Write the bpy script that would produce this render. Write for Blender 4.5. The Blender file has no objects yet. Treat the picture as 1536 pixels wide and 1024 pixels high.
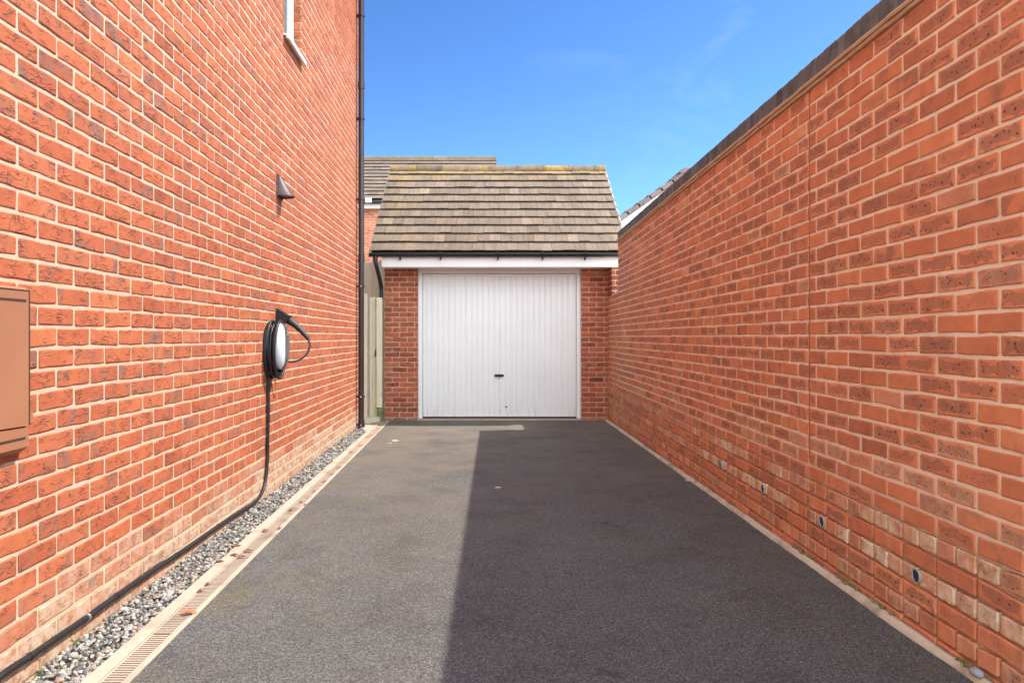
import bpy, math, random
from mathutils import Vector, Matrix, noise
R = random.Random(7)
V = Vector
sc = bpy.context.scene
COL = sc.collection

# ------------------------------------------------------------------ mesh collector
class MB:
    def __init__(self):
        self.v = []; self.f = []; self.m = []; self.t = []; self.s = []; self.uv = {}
    def face(self, pts, mat=0, tint=(0.5, 0, 0.5), smooth=False):
        b = len(self.v); self.v.extend([tuple(p) for p in pts])
        self.f.append(tuple(range(b, b + len(pts)))); self.m.append(mat); self.t.append(tint); self.s.append(smooth)
    def grid(self, rows, mat=0, tint=(0.5, 0, 0.5), smooth=False, closed=False):
        b = len(self.v); nr = len(rows); nc = len(rows[0])
        for r in rows: self.v.extend([tuple(p) for p in r])
        for i in range(nr - 1):
            for j in range(nc if closed else nc - 1):
                k = (j + 1) % nc
                self.f.append((b + i*nc + j, b + i*nc + k, b + (i+1)*nc + k, b + (i+1)*nc + j))
                self.m.append(mat); self.t.append(tint); self.s.append(smooth)
        return b
    def hexa(self, p, mat=0, tint=(0.5, 0, 0.5)):
        """p: 8 points, bottom ring 0-3 and top ring 4-7"""
        b = len(self.v); self.v.extend([tuple(q) for q in p])
        for f in ((3,2,1,0), (4,5,6,7), (0,1,5,4), (1,2,6,5), (2,3,7,6), (3,0,4,7)):
            self.f.append(tuple(b + i for i in f)); self.m.append(mat); self.t.append(tint); self.s.append(False)
    def box(self, x0, x1, y0, y1, z0, z1, mat=0, tint=(0.5, 0, 0.5), bev=0.0):
        if bev <= 0:
            self.hexa([(x0,y0,z0),(x1,y0,z0),(x1,y1,z0),(x0,y1,z0),(x0,y0,z1),(x1,y0,z1),(x1,y1,z1),(x0,y1,z1)], mat, tint)
            return
        c = ((x0+x1)/2, (y0+y1)/2, (z0+z1)/2); h = ((x1-x0)/2, (y1-y0)/2, (z1-z0)/2)
        bev = min(bev, min(h)*0.9)
        b = len(self.v); idx = {}
        for sx in (-1,1):
            for sy in (-1,1):
                for sz in (-1,1):
                    for ax in range(3):
                        q = [h[0], h[1], h[2]]
                        for k in range(3):
                            if k != ax: q[k] -= bev
                        idx[(sx,sy,sz,ax)] = len(self.v)
                        self.v.append((c[0]+sx*q[0], c[1]+sy*q[1], c[2]+sz*q[2]))
        def af(l):
            self.f.append(tuple(l)); self.m.append(mat); self.t.append(tint); self.s.append(False)
        for s in (-1,1):
            af([idx[(s,a,d,0)] for a,d in ((-1,-1),(1,-1),(1,1),(-1,1))][::s])
            af([idx[(a,s,d,1)] for a,d in ((-1,-1),(-1,1),(1,1),(1,-1))][::s])
            af([idx[(a,d,s,2)] for a,d in ((-1,-1),(1,-1),(1,1),(-1,1))][::s])
        for a in (-1,1):
            for d in (-1,1):
                af([idx[(a,d,-1,0)], idx[(a,d,1,0)], idx[(a,d,1,1)], idx[(a,d,-1,1)]][::a*d])
                af([idx[(a,-1,d,0)], idx[(a,-1,d,2)], idx[(a,1,d,2)], idx[(a,1,d,0)]][::a*d])
                af([idx[(-1,a,d,1)], idx[(1,a,d,1)], idx[(1,a,d,2)], idx[(-1,a,d,2)]][::a*d])
        for a in (-1,1):
            for d in (-1,1):
                for e in (-1,1):
                    af([idx[(a,d,e,0)], idx[(a,d,e,1)], idx[(a,d,e,2)]][::a*d*e])
    def tube(self, pts, r, n=10, mat=0, tint=(0.5,0,0.5), caps=True, smooth=True):
        pts = [V(p) for p in pts]; rs = r if isinstance(r, (list, tuple)) else [r]*len(pts)
        t0 = (pts[1]-pts[0]).normalized()
        up = V((0,0,1)) if abs(t0.z) < 0.9 else V((1,0,0))
        nrm = t0.cross(up).normalized(); rows = []
        for i, p in enumerate(pts):
            t = (pts[min(i+1, len(pts)-1)] - pts[max(i-1,0)]).normalized()
            nrm = (nrm - t*nrm.dot(t)).normalized(); bn = t.cross(nrm)
            rows.append([p + (nrm*math.cos(2*math.pi*k/n) + bn*math.sin(2*math.pi*k/n))*rs[i] for k in range(n)])
        self.grid(rows, mat, tint, smooth, closed=True)
        if caps:
            self.face(rows[0][::-1], mat, tint); self.face(rows[-1], mat, tint)
    def prism(self, poly, ext, mat=0, tint=(0.5,0,0.5)):
        """poly: list of 3D points, ext: extrusion vector"""
        a = [V(p) for p in poly]; b = [p + V(ext) for p in a]
        self.face(a[::-1], mat, tint); self.face(b, mat, tint)
        for i in range(len(a)):
            j = (i+1) % len(a); self.face([a[i], a[j], b[j], b[i]], mat, tint)
    def build(self, name, mats, parent=None, fix=True):
        off = V((0,0,0)); p = parent
        while p is not None:
            off += p.location; p = p.parent
        me = bpy.data.meshes.new(name)
        me.from_pydata([(x-off.x, y-off.y, z-off.z) for x,y,z in self.v], [], self.f)
        if not isinstance(mats, (list, tuple)): mats = [mats]
        for m in mats: me.materials.append(m)
        me.polygons.foreach_set('material_index', self.m)
        me.polygons.foreach_set('use_smooth', self.s)
        at = me.attributes.new('tint', 'FLOAT_COLOR', 'FACE')
        buf = []
        for t in self.t: buf += [t[0], t[1], t[2], 1.0]
        at.data.foreach_set('color', buf)
        if self.uv:
            q = me.attributes.new('brick_uv', 'FLOAT_VECTOR', 'POINT'); b2 = [0.0]*(3*len(self.v))
            for i, (u_, v_) in self.uv.items(): b2[3*i] = u_; b2[3*i+1] = v_
            q.data.foreach_set('vector', b2)
        me.update()
        o = bpy.data.objects.new(name, me); COL.objects.link(o)
        if parent is not None: o.parent = parent
        return o

def thing(name, label, cat, loc=(0,0,0), group=None):
    o = bpy.data.objects.new(name, None); o.empty_display_size = 0.2
    COL.objects.link(o); o.location = loc
    return tag(o, label, cat, group)
def tag(o, label=None, cat=None, group=None, kind=None):
    if label: o['label'] = label
    if cat: o['category'] = cat
    if group: o['group'] = group
    if kind: o['kind'] = kind
    return o
def spline(pts, n=8):
    P = [V(p) for p in pts]; P = [P[0]*2-P[1]] + P + [P[-1]*2-P[-2]]; out = []
    for i in range(1, len(P)-2):
        for k in range(n):
            t = k/n; a, b, c, d = P[i-1], P[i], P[i+1], P[i+2]
            out.append(0.5*((2*b) + (c-a)*t + (2*a-5*b+4*c-d)*t*t + (3*b-a-3*c+d)*t**3))
    out.append(P[-2]); return out

# ------------------------------------------------------------------ materials
class NT:
    def __init__(self, name):
        self.mat = bpy.data.materials.new(name); self.mat.use_nodes = True
        self.nt = self.mat.node_tree; self.b = self.nt.nodes['Principled BSDF']
        self.co = self.n('ShaderNodeTexCoord').outputs['Object']
    def n(self, typ, ins=None, **pr):
        nd = self.nt.nodes.new(typ)
        for k, v in pr.items(): setattr(nd, k, v)
        for k, v in (ins or {}).items(): self.set(nd.inputs[k], v)
        return nd
    def set(self, sock, v):
        if isinstance(v, bpy.types.NodeSocket): self.nt.links.new(v, sock)
        else:
            if isinstance(v, tuple) and len(v) == 3 and sock.type == 'RGBA': v = v + (1,)
            sock.default_value = v
    def noise(self, scale, detail=3, rough=0.55, co=None, dist=0.0):
        return self.n('ShaderNodeTexNoise', {'Vector': co if co is not None else self.co, 'Scale': scale, 'Detail': detail, 'Roughness': rough, 'Distortion': dist}).outputs['Fac']
    def vor(self, scale, co=None, out='Distance', feature='F1'):
        return self.n('ShaderNodeTexVoronoi', {'Vector': co if co is not None else self.co, 'Scale': scale}, feature=feature).outputs[out]
    def math(self, op, a, b=0.0, clamp=False):
        return self.n('ShaderNodeMath', {0: a, 1: b}, operation=op, use_clamp=clamp).outputs[0]
    def mapr(self, v, a, b, c=0.0, d=1.0, smooth=False):
        return self.n('ShaderNodeMapRange', {'Value': v, 'From Min': a, 'From Max': b, 'To Min': c, 'To Max': d}, interpolation_type='SMOOTHSTEP' if smooth else 'LINEAR').outputs['Result']
    def ramp(self, v, stops, interp='LINEAR'):
        nd = self.n('ShaderNodeValToRGB', {'Fac': v}); cr = nd.color_ramp; cr.interpolation = interp
        while len(cr.elements) < len(stops): cr.elements.new(0.5)
        for e, (p, c) in zip(cr.elements, stops): e.position = p; e.color = tuple(c) + (1,)
        return nd.outputs['Color']
    def mix(self, f, a, b, mode='MIX'):
        nd = self.n('ShaderNodeMix', data_type='RGBA', blend_type=mode)
        self.set(nd.inputs[0], f); self.set(nd.inputs[6], a); self.set(nd.inputs[7], b); return nd.outputs[2]
    def tint(self):
        a = self.n('ShaderNodeAttribute', attribute_name='tint')
        s = self.n('ShaderNodeSeparateColor', {'Color': a.outputs['Color']})
        return s.outputs[0], s.outputs[1], s.outputs[2]
    def shifted(self, seed, k=37.0, stretch=(1,1,1)):
        c = self.n('ShaderNodeCombineXYZ', {0: self.math('MULTIPLY', seed, k), 1: self.math('MULTIPLY', seed, k*1.7), 2: self.math('MULTIPLY', seed, k*0.6)}).outputs[0]
        v = self.n('ShaderNodeVectorMath', {0: self.co, 1: stretch}, operation='MULTIPLY').outputs[0]
        return self.n('ShaderNodeVectorMath', {0: v, 1: c}, operation='ADD').outputs[0]
    def sep(self, co=None):
        s = self.n('ShaderNodeSeparateXYZ', {0: co if co is not None else self.co}); return s.outputs
    def bump(self, h, strength=0.5, dist=0.005, prev=None):
        i = {'Height': h, 'Strength': strength, 'Distance': dist}
        if prev is not None: i['Normal'] = prev
        return self.n('ShaderNodeBump', i).outputs['Normal']
    def out(self, color=None, rough=0.8, normal=None, metal=None, spec=None):
        if color is not None: self.set(self.b.inputs['Base Color'], color)
        self.set(self.b.inputs['Roughness'], rough)
        if normal is not None: self.set(self.b.inputs['Normal'], normal)
        if metal is not None: self.set(self.b.inputs['Metallic'], metal)
        if spec is not None: self.set(self.b.inputs['Specular IOR Level'], spec)
        return self.mat

def brick_mat(name, stops, dark, pale, creases=0.0, specks=0.0, rough=0.9):
    m = NT(name); tone, pl, seed = m.tint(); co = m.shifted(seed)
    n1 = m.noise(9, 4, 0.6, co); n2 = m.noise(55, 4, 0.65, co); n3 = m.noise(14, 2, 0.5, m.shifted(seed, 91))
    t = m.math('ADD', tone, m.math('MULTIPLY', m.math('SUBTRACT', n1, 0.5), 0.75))
    t = m.math('ADD', t, m.math('MULTIPLY', m.math('SUBTRACT', n2, 0.5), 0.35), True)
    c = m.ramp(t, stops)
    # kiln-burnt patches on part of the bricks
    df = m.math('MULTIPLY', m.mapr(n3, 0.44, 0.68, smooth=True), m.mapr(m.math('FRACT', m.math('MULTIPLY', seed, 13.7)), 0.35, 1.0))
    c = m.mix(m.math('MULTIPLY', df, 0.85), c, dark)
    h = m.math('MULTIPLY', n2, 0.6); h = m.math('ADD', h, m.math('MULTIPLY', n1, 0.7))
    if creases:
        mp = m.n('ShaderNodeMapping', {'Vector': m.shifted(seed, 53), 'Rotation': (0.55, 0, 0), 'Scale': (1.0, 0.75, 2.1)}).outputs[0]
        nr = m.noise(20, 3, 0.5, mp, 0.5)
        ln = m.mapr(m.math('ABSOLUTE', m.math('SUBTRACT', nr, 0.5)), 0.0, 0.035, 1.0, 0.0, True)
        lw_ = m.mapr(m.math('SUBTRACT', nr, 0.5), 0.0, 0.09, 1.0, 0.0, True)      # raised lip on one side of each crease
        msk = m.mapr(m.noise(17, 2, 0.5, m.shifted(seed, 17)), 0.45, 0.60)
        cr = m.math('MULTIPLY', ln, msk)
        c = m.mix(m.math('MULTIPLY', cr, creases), c, tuple(x*0.4 for x in dark))
        h = m.math('ADD', h, m.math('MULTIPLY', m.math('MULTIPLY', lw_, msk), 0.5))
        h = m.math('SUBTRACT', h, m.math('MULTIPLY', cr, 1.3))
        c = m.mix(m.mapr(n2, 0.52, 0.72, 0, 0.3), c, dark)
    if specks:
        vd = m.vor(58, m.shifted(seed, 29), 'Distance')
        uv = m.sep(m.n('ShaderNodeAttribute', attribute_name='brick_uv').outputs['Vector'])
        def edge(q): return m.math('MINIMUM', q, m.math('SUBTRACT', 1.0, q))
        ed_ = m.math('MINIMUM', m.math('MULTIPLY', edge(uv[0]), 2.6), edge(uv[1]))
        ed_ = m.math('ADD', ed_, m.math('MULTIPLY', m.math('SUBTRACT', m.noise(19, 3, 0.55, m.shifted(seed, 71)), 0.5), 0.9))
        pick = m.mapr(m.math('FRACT', m.math('MULTIPLY', seed, 7.3)), 0.30, 0.62)
        ms = m.math('MULTIPLY', m.mapr(ed_, 0.10, 0.28, smooth=True), pick)
        rim = m.math('MULTIPLY', m.mapr(m.math('ABSOLUTE', m.math('SUBTRACT', ed_, 0.13)), 0.0, 0.05, 0.35, 0.0), pick)
        c = m.mix(rim, c, (0.78, 0.40, 0.25))
        rr = m.math('MULTIPLY', m.noise(48, 1, 0.5, co), 0.62)
        sp = m.math('MULTIPLY', m.mapr(m.math('SUBTRACT', vd, m.math('SUBTRACT', rr, 0.14)), 0.0, 0.08, 1.0, 0.0), ms)
        c = m.mix(m.math('MULTIPLY', ms, 0.62), c, dark)
        c = m.mix(m.math('MULTIPLY', sp, specks), c, (0.045, 0.035, 0.04))
        h = m.math('SUBTRACT', h, m.math('MULTIPLY', sp, 0.8))
    # efflorescence
    ef = m.math('MULTIPLY', pl, m.mapr(m.noise(11, 5, 0.7, co), 0.26, 0.60), True)
    pc = m.mix(m.mapr(m.noise(24, 3, 0.6, co), 0.45, 0.7), pale, tuple(x*y for x, y in zip(pale, (0.62, 0.5, 0.36))))
    c = m.mix(m.math('MULTIPLY', ef, 0.92), c, pc)
    return m.out(c, rough, m.bump(h, 0.6, 0.006), spec=0.25)

def mortar_mat(name, c1, c2, moss=False):
    m = NT(name)
    n = m.noise(26, 5, 0.65); n2 = m.noise(3.1, 3)
    c = m.mix(m.mapr(n, 0.3, 0.7), c1, c2)
    c = m.mix(m.mapr(n2, 0.5, 0.75, 0, 0.4), c, tuple(x*0.72 for x in c1))
    if moss:     # soil splashed up on the joints of the lowest courses
        z = m.sep()[2]
        f = m.math('MULTIPLY', m.mapr(z, 0.62, 0.40, 0.0, 1.0), m.mapr(m.noise(6, 4, 0.65), 0.3, 0.55, 0.35, 1.0))
        c = m.mix(m.math('MULTIPLY', f, 0.85), c, (0.24, 0.16, 0.085))
    return m.out(c, 0.95, m.bump(m.noise(150, 3, 0.7), 0.6, 0.004), spec=0.1)

def plain(name, col, rough=0.5, var=0.12, scale=8, bump=0.0, bscale=90, metal=None, spec=None):
    m = NT(name)
    n = m.noise(scale, 4, 0.6)
    c = m.mix(m.mapr(n, 0.3, 0.7), tuple(x*(1-var) for x in col), tuple(min(1, x*(1+var)) for x in col))
    r = m.mapr(n, 0.3, 0.7, rough*0.88, min(1, rough*1.1))
    nm = m.bump(m.noise(bscale, 3), bump, 0.004) if bump else None
    return m.out(c, r, nm, metal, spec)

def tile_mat(name, stops, lichen=(0.40, 0.235, 0.05)):
    m = NT(name); tone, li, seed = m.tint(); co = m.shifted(seed, 23)
    st = m.n('ShaderNodeVectorMath', {0: co, 1: (9, 1.2, 1.2)}, operation='MULTIPLY').outputs[0]
    n1 = m.noise(2.6, 4, 0.6, st); n2 = m.noise(38, 4, 0.7); big = m.noise(1.1, 3)
    t = m.math('ADD', tone, m.math('MULTIPLY', m.math('SUBTRACT', n1, 0.5), 0.9))
    t = m.math('ADD', t, m.math('MULTIPLY', m.math('SUBTRACT', n2, 0.5), 0.5))
    t = m.math('ADD', t, m.math('MULTIPLY', m.math('SUBTRACT', big, 0.5), 0.7), True)
    c = m.ramp(t, stops)
    l = m.math('MULTIPLY', li, m.mapr(m.noise(7, 5, 0.7), 0.36, 0.6), True)
    c = m.mix(m.math('MULTIPLY', l, 0.8), c, lichen)
    ws = m.mapr(m.noise(30, 5, 0.8), 0.66, 0.74)
    c = m.mix(m.math('MULTIPLY', ws, 0.5), c, (0.34, 0.30, 0.245))
    return m.out(c, 0.92, m.bump(m.noise(60, 4, 0.7), 0.5, 0.006), spec=0.2)

def timber_mat(name, base, green=0.0):
    m = NT(name); tone, g, seed = m.tint(); co = m.shifted(seed, 19, (14, 14, 0.8))
    n = m.noise(2.2, 5, 0.6, co, 0.6); kn = m.vor(3.0, m.shifted(seed, 31, (2, 2, 0.8)))
    c = m.mix(m.mapr(n, 0.3, 0.7), tuple(x*0.8 for x in base), base)
    c = m.mix(m.mapr(tone, 0, 1, 0, 0.45), c, tuple(x*0.6 for x in base))
    c = m.mix(m.mapr(kn, 0.0, 0.09, 0.8, 0.0), c, (0.13, 0.07, 0.035))
    c = m.mix(m.math('MULTIPLY', g, m.mapr(m.noise(5, 4, 0.6), 0.3, 0.6), True), c, (0.36, 0.36, 0.08))
    return m.out(c, 0.85, m.bump(n, 0.35, 0.004), spec=0.2)

CREAM = (0.66, 0.54, 0.41)
M_house = brick_mat('house_brick', [(0.0, (0.28, 0.074, 0.037)), (0.3, (0.37, 0.098, 0.044)), (0.6, (0.44, 0.124, 0.053)), (0.85, (0.50, 0.16, 0.068)), (1.0, (0.55, 0.22, 0.10))],
                    (0.20, 0.115, 0.09), (0.50, 0.385, 0.285), creases=0.7)
M_wall = brick_mat('boundary_brick', [(0.0, (0.40, 0.15, 0.082)), (0.3, (0.56, 0.20, 0.098)), (0.6, (0.66, 0.24, 0.112)), (0.85, (0.71, 0.285, 0.135)), (1.0, (0.73, 0.36, 0.20))],
                   (0.32, 0.155, 0.10), (0.80, 0.68, 0.48), specks=0.85)
M_garbrick = brick_mat('garage_brick', [(0.0, (0.20, 0.056, 0.034)), (0.35, (0.36, 0.092, 0.046)), (0.65, (0.45, 0.122, 0.058)), (1.0, (0.50, 0.16, 0.08))],
                       (0.13, 0.05, 0.045), (0.5, 0.38, 0.28), creases=0.3)
M_farbrick = brick_mat('far_brick', [(0.0, (0.28, 0.09, 0.05)), (0.5, (0.45, 0.15, 0.08)), (1.0, (0.52, 0.22, 0.12))], (0.2, 0.1, 0.08), CREAM)
M_mort_house = mortar_mat('house_mortar', (0.54, 0.385, 0.265), (0.61, 0.45, 0.325))
M_mort_wall = mortar_mat('boundary_mortar', (0.80, 0.68, 0.50), (0.88, 0.77, 0.60), True)
M_mort_gar = mortar_mat('garage_mortar', (0.52, 0.40, 0.30), (0.60, 0.48, 0.37))
M_blue = brick_mat('blue_brick', [(0.0, (0.085, 0.083, 0.084)), (0.5, (0.135, 0.13, 0.128)), (1.0, (0.20, 0.19, 0.175))], (0.07, 0.068, 0.075), (0.3, 0.25, 0.18))
M_crease = mortar_mat('creasing_mortar', (0.46, 0.31, 0.18), (0.58, 0.42, 0.27))
M_tile = tile_mat('roof_tile', [(0.0, (0.10, 0.075, 0.057)), (0.3, (0.155, 0.114, 0.085)), (0.6, (0.205, 0.152, 0.112)), (0.85, (0.26, 0.193, 0.14)), (1.0, (0.31, 0.234, 0.172))])
M_tile2 = tile_mat('far_roof_tile', [(0.0, (0.10, 0.074, 0.057)), (0.5, (0.155, 0.115, 0.088)), (1.0, (0.215, 0.162, 0.123))])
M_tile3 = tile_mat('grey_roof_tile', [(0.0, (0.12, 0.09, 0.085)), (0.5, (0.20, 0.15, 0.14)), (1.0, (0.28, 0.215, 0.20))])
M_under = plain('roof_felt', (0.03, 0.025, 0.02), 0.9)
M_white = plain('white_upvc', (0.80, 0.79, 0.78), 0.35, 0.03, 3)
M_fascia = plain('white_fascia_board', (0.80, 0.76, 0.74), 0.4, 0.05, 2.5)
M_black = plain('black_plastic', (0.011, 0.011, 0.013), 0.48, 0.2, 12)
M_brownp = plain('brown_plastic', (0.035, 0.02, 0.017), 0.35, 0.2, 10)
M_rubber = plain('cable_rubber', (0.011, 0.011, 0.012), 0.5, 0.25, 20)
M_metal = plain('zinc_clip', (0.55, 0.53, 0.5), 0.4, 0.15, 30, metal=0.8)
M_timber = timber_mat('pale_timber', (0.80, 0.68, 0.52))
M_soil = plain('dark_soil', (0.10, 0.08, 0.06), 0.95, 0.4, 20, 0.8, 60)

# painted steel garage door: faint dirt streaks near the bottom
def door_mat():
    m = NT('white_painted_steel'); x, y, z = m.sep()
    st = m.n('ShaderNodeVectorMath', {0: m.co, 1: (16, 1, 1.3)}, operation='MULTIPLY').outputs[0]
    n = m.noise(2.0, 4, 0.6, st); n2 = m.noise(1.3, 3)
    c = m.mix(m.mapr(n2, 0.35, 0.7), (0.81, 0.81, 0.80), (0.77, 0.77, 0.765))
    low = m.mapr(z, 0.0, 0.28, 1.0, 0.0)
    c = m.mix(m.math('MULTIPLY', m.math('MULTIPLY', low, m.mapr(n, 0.45, 0.7)), 0.5), c, (0.45, 0.40, 0.33))
    c = m.mix(m.mapr(n, 0.6, 0.8, 0, 0.07), c, (0.62, 0.58, 0.52))
    return m.out(c, 0.38, m.bump(m.noise(5, 2), 0.08, 0.01))
M_door = door_mat()

def tarmac_mat():
    m = NT('tarmac'); x, y, z = m.sep()
    w = m.n('ShaderNodeVectorMath', {0: m.co, 1: (1, 1, 0.2)}, operation='MULTIPLY').outputs[0]
    v1 = m.n('ShaderNodeTexVoronoi', {'Vector': w, 'Scale': 150.0, 'Randomness': 1.0})
    cell = m.n('ShaderNodeSeparateColor', {'Color': v1.outputs['Color']}).outputs[0]
    v2 = m.n('ShaderNodeTexVoronoi', {'Vector': w, 'Scale': 270.0})
    cell2 = m.n('ShaderNodeSeparateColor', {'Color': v2.outputs['Color']}).outputs[1]
    s = m.math('ADD', m.math('MULTIPLY', cell, 0.65), m.math('MULTIPLY', cell2, 0.35))
    c = m.ramp(s, [(0.0, (0.054, 0.055, 0.055)), (0.35, (0.104, 0.105, 0.103)), (0.62, (0.148, 0.149, 0.145)), (0.85, (0.203, 0.202, 0.193)), (1.0, (0.33, 0.325, 0.305))])
    # binder between the stones
    c = m.mix(m.mapr(v1.outputs['Distance'], 0.48, 0.80, 0, 0.7), c, (0.06, 0.054, 0.052))
    big = m.noise(0.55, 4, 0.55); mid = m.noise(3.3, 4, 0.6)
    c = m.mix(m.mapr(big, 0.42, 0.68, 0, 0.55), c, m.mix(1.0, c, (0.72, 0.70, 0.70), 'MULTIPLY'))
    c = m.mix(m.mapr(mid, 0.48, 0.66, 0, 0.7), c, m.mix(1.0, c, (0.76, 0.74, 0.72), 'MULTIPLY'))
    pt = m.noise(1.7, 5, 0.65, dist=0.8)
    c = m.mix(m.mapr(pt, 0.50, 0.66, 0, 0.55), c, m.mix(1.0, c, (1.18, 1.12, 1.0), 'MULTIPLY'))
    wt = m.mapr(m.math('ABSOLUTE', m.math('SUBTRACT', m.math('ABSOLUTE', m.math('ADD', x, -0.12)), 0.72)), 0.05, 0.28, 1.0, 0.0, True)
    c = m.mix(m.math('MULTIPLY', wt, m.mapr(m.noise(0.9, 4, 0.6), 0.35, 0.7, 0, 0.45)), c, m.mix(1.0, c, (0.80, 0.79, 0.80), 'MULTIPLY'))
    sp_ = m.n('ShaderNodeTexVoronoi', {'Vector': m.n('ShaderNodeVectorMath', {0: w, 1: m.n('ShaderNodeTexNoise', {'Vector': w, 'Scale': 6.0}).outputs['Color']}, operation='ADD').outputs[0], 'Scale': 1.15}).outputs['Distance']
    c = m.mix(m.mapr(sp_, 0.05, 0.11, 0.5, 0.0), c, (0.045, 0.042, 0.04))
    # dust spread on the far half
    c = m.mix(m.math('MULTIPLY', m.mapr(y, 3.0, 9.5, 0.0, 0.75), m.mapr(m.noise(1.4, 5, 0.65), 0.3, 0.75)), c, (0.265, 0.21, 0.145))
    # moss film near the drain and the foot of the wall
    left = m.mapr(x, -1.30, -0.55, 1.0, 0.0); right = m.mapr(x, 1.15, 1.62, 0.0, 0.7)
    mo = m.math('MULTIPLY', m.math('MAXIMUM', left, right), m.mapr(m.noise(1.9, 4, 0.6), 0.5, 0.66))
    mo = m.math('MULTIPLY', mo, m.mapr(m.noise(40, 3, 0.7), 0.35, 0.6))
    c = m.mix(m.math('MULTIPLY', mo, 0.75), c, (0.17, 0.15, 0.055))
    # pale chips
    v3 = m.n('ShaderNodeTexVoronoi', {'Vector': w, 'Scale': 5.5})
    c = m.mix(m.mapr(v3.outputs['Distance'], 0.022, 0.034, 0.8, 0.0), c, (0.55, 0.48, 0.40))
    h = m.math('SUBTRACT', m.math('MULTIPLY', cell, 0.5), m.math('MULTIPLY', v1.outputs['Distance'], 0.9))
    h = m.math('ADD', h, m.math('MULTIPLY', cell2, 0.25))
    return m.out(c, 0.9, m.bump(h, 0.8, 0.006), spec=0.25)
M_tarmac = tarmac_mat()

def concrete_mat(name, c1, c2, dirt=(0.28, 0.19, 0.12), amt=0.5):
    m = NT(name)
    n = m.noise(5, 5, 0.65); n2 = m.noise(40, 4, 0.7)
    c = m.mix(m.mapr(n2, 0.3, 0.7), c1, c2)
    c = m.mix(m.mapr(n, 0.5, 0.72, 0, amt), c, dirt)
    return m.out(c, 0.92, m.bump(n2, 0.4, 0.004), spec=0.15)
M_conc = concrete_mat('drain_concrete', (0.385, 0.335, 0.26), (0.45, 0.395, 0.315), (0.24, 0.18, 0.12), 0.75)
M_grate = concrete_mat('grate_plastic', (0.37, 0.30, 0.235), (0.44, 0.365, 0.29), (0.20, 0.135, 0.10), 0.8)
M_silt = concrete_mat('drain_silt', (0.33, 0.235, 0.175), (0.40, 0.295, 0.23), (0.20, 0.11, 0.075), 0.75)
M_kerb = concrete_mat('kerb_mortar', (0.52, 0.44, 0.32), (0.62, 0.53, 0.40), (0.19, 0.16, 0.10), 0.8)
M_slab = concrete_mat('pale_paving', (0.42, 0.38, 0.33), (0.5, 0.46, 0.4))

def gravel_mat():
    m = NT('gravel_stone'); tone, g, seed = m.tint()
    c = m.ramp(tone, [(0.0, (0.07, 0.073, 0.08)), (0.3, (0.19, 0.19, 0.188)), (0.55, (0.32, 0.30, 0.27)), (0.8, (0.43, 0.40, 0.35)), (0.93, (0.33, 0.25, 0.18)), (1.0, (0.27, 0.13, 0.08))])
    n = m.noise(70, 4, 0.7, m.shifted(seed, 13))
    c = m.mix(m.mapr(n, 0.35, 0.7, 0, 0.35), c, (0.42, 0.39, 0.35))
    return m.out(c, 0.8, m.bump(n, 0.4, 0.003), spec=0.3)
M_gravel = gravel_mat()
M_leaf = plain('dry_leaf', (0.20, 0.065, 0.035), 0.7, 0.45, 30)
M_weed = plain('weed_green', (0.13, 0.19, 0.035), 0.6, 0.35, 40)
M_moss = plain('moss_green', (0.19, 0.17, 0.06), 0.95, 0.4, 60, 0.8, 120)
M_chip = plain('pale_chip', (0.42, 0.37, 0.31), 0.8, 0.15, 30)
M_charger_white = plain('charger_white', (0.60, 0.62, 0.66), 0.25, 0.02, 3)
M_charger_dark = plain('charger_grey', (0.075, 0.075, 0.072), 0.35, 0.12, 4)
M_box = plain('meter_box_brown', (0.33, 0.145, 0.075), 0.5, 0.06, 3, 0.1, 60)
M_boxdark = plain('meter_box_gap', (0.05, 0.025, 0.018), 0.7)
M_cowl = plain('cowl_brown', (0.055, 0.03, 0.027), 0.5, 0.15, 8)
M_seal = plain('red_sealant', (0.34, 0.10, 0.05), 0.7, 0.25, 20)
M_glass = NT('window_glass').out((0.02, 0.025, 0.03), 0.05, spec=0.8)

# ------------------------------------------------------------------ bricks
def frame_fn(O, u, n):
    O = V((O[0], O[1], 0)); u = V((u[0], u[1], 0)).normalized(); n = V((n[0], n[1], 0)).normalized()
    def f(a, z, d):
        p = O + u*a + n*d
        return (p.x, p.y, z)
    return f

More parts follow.
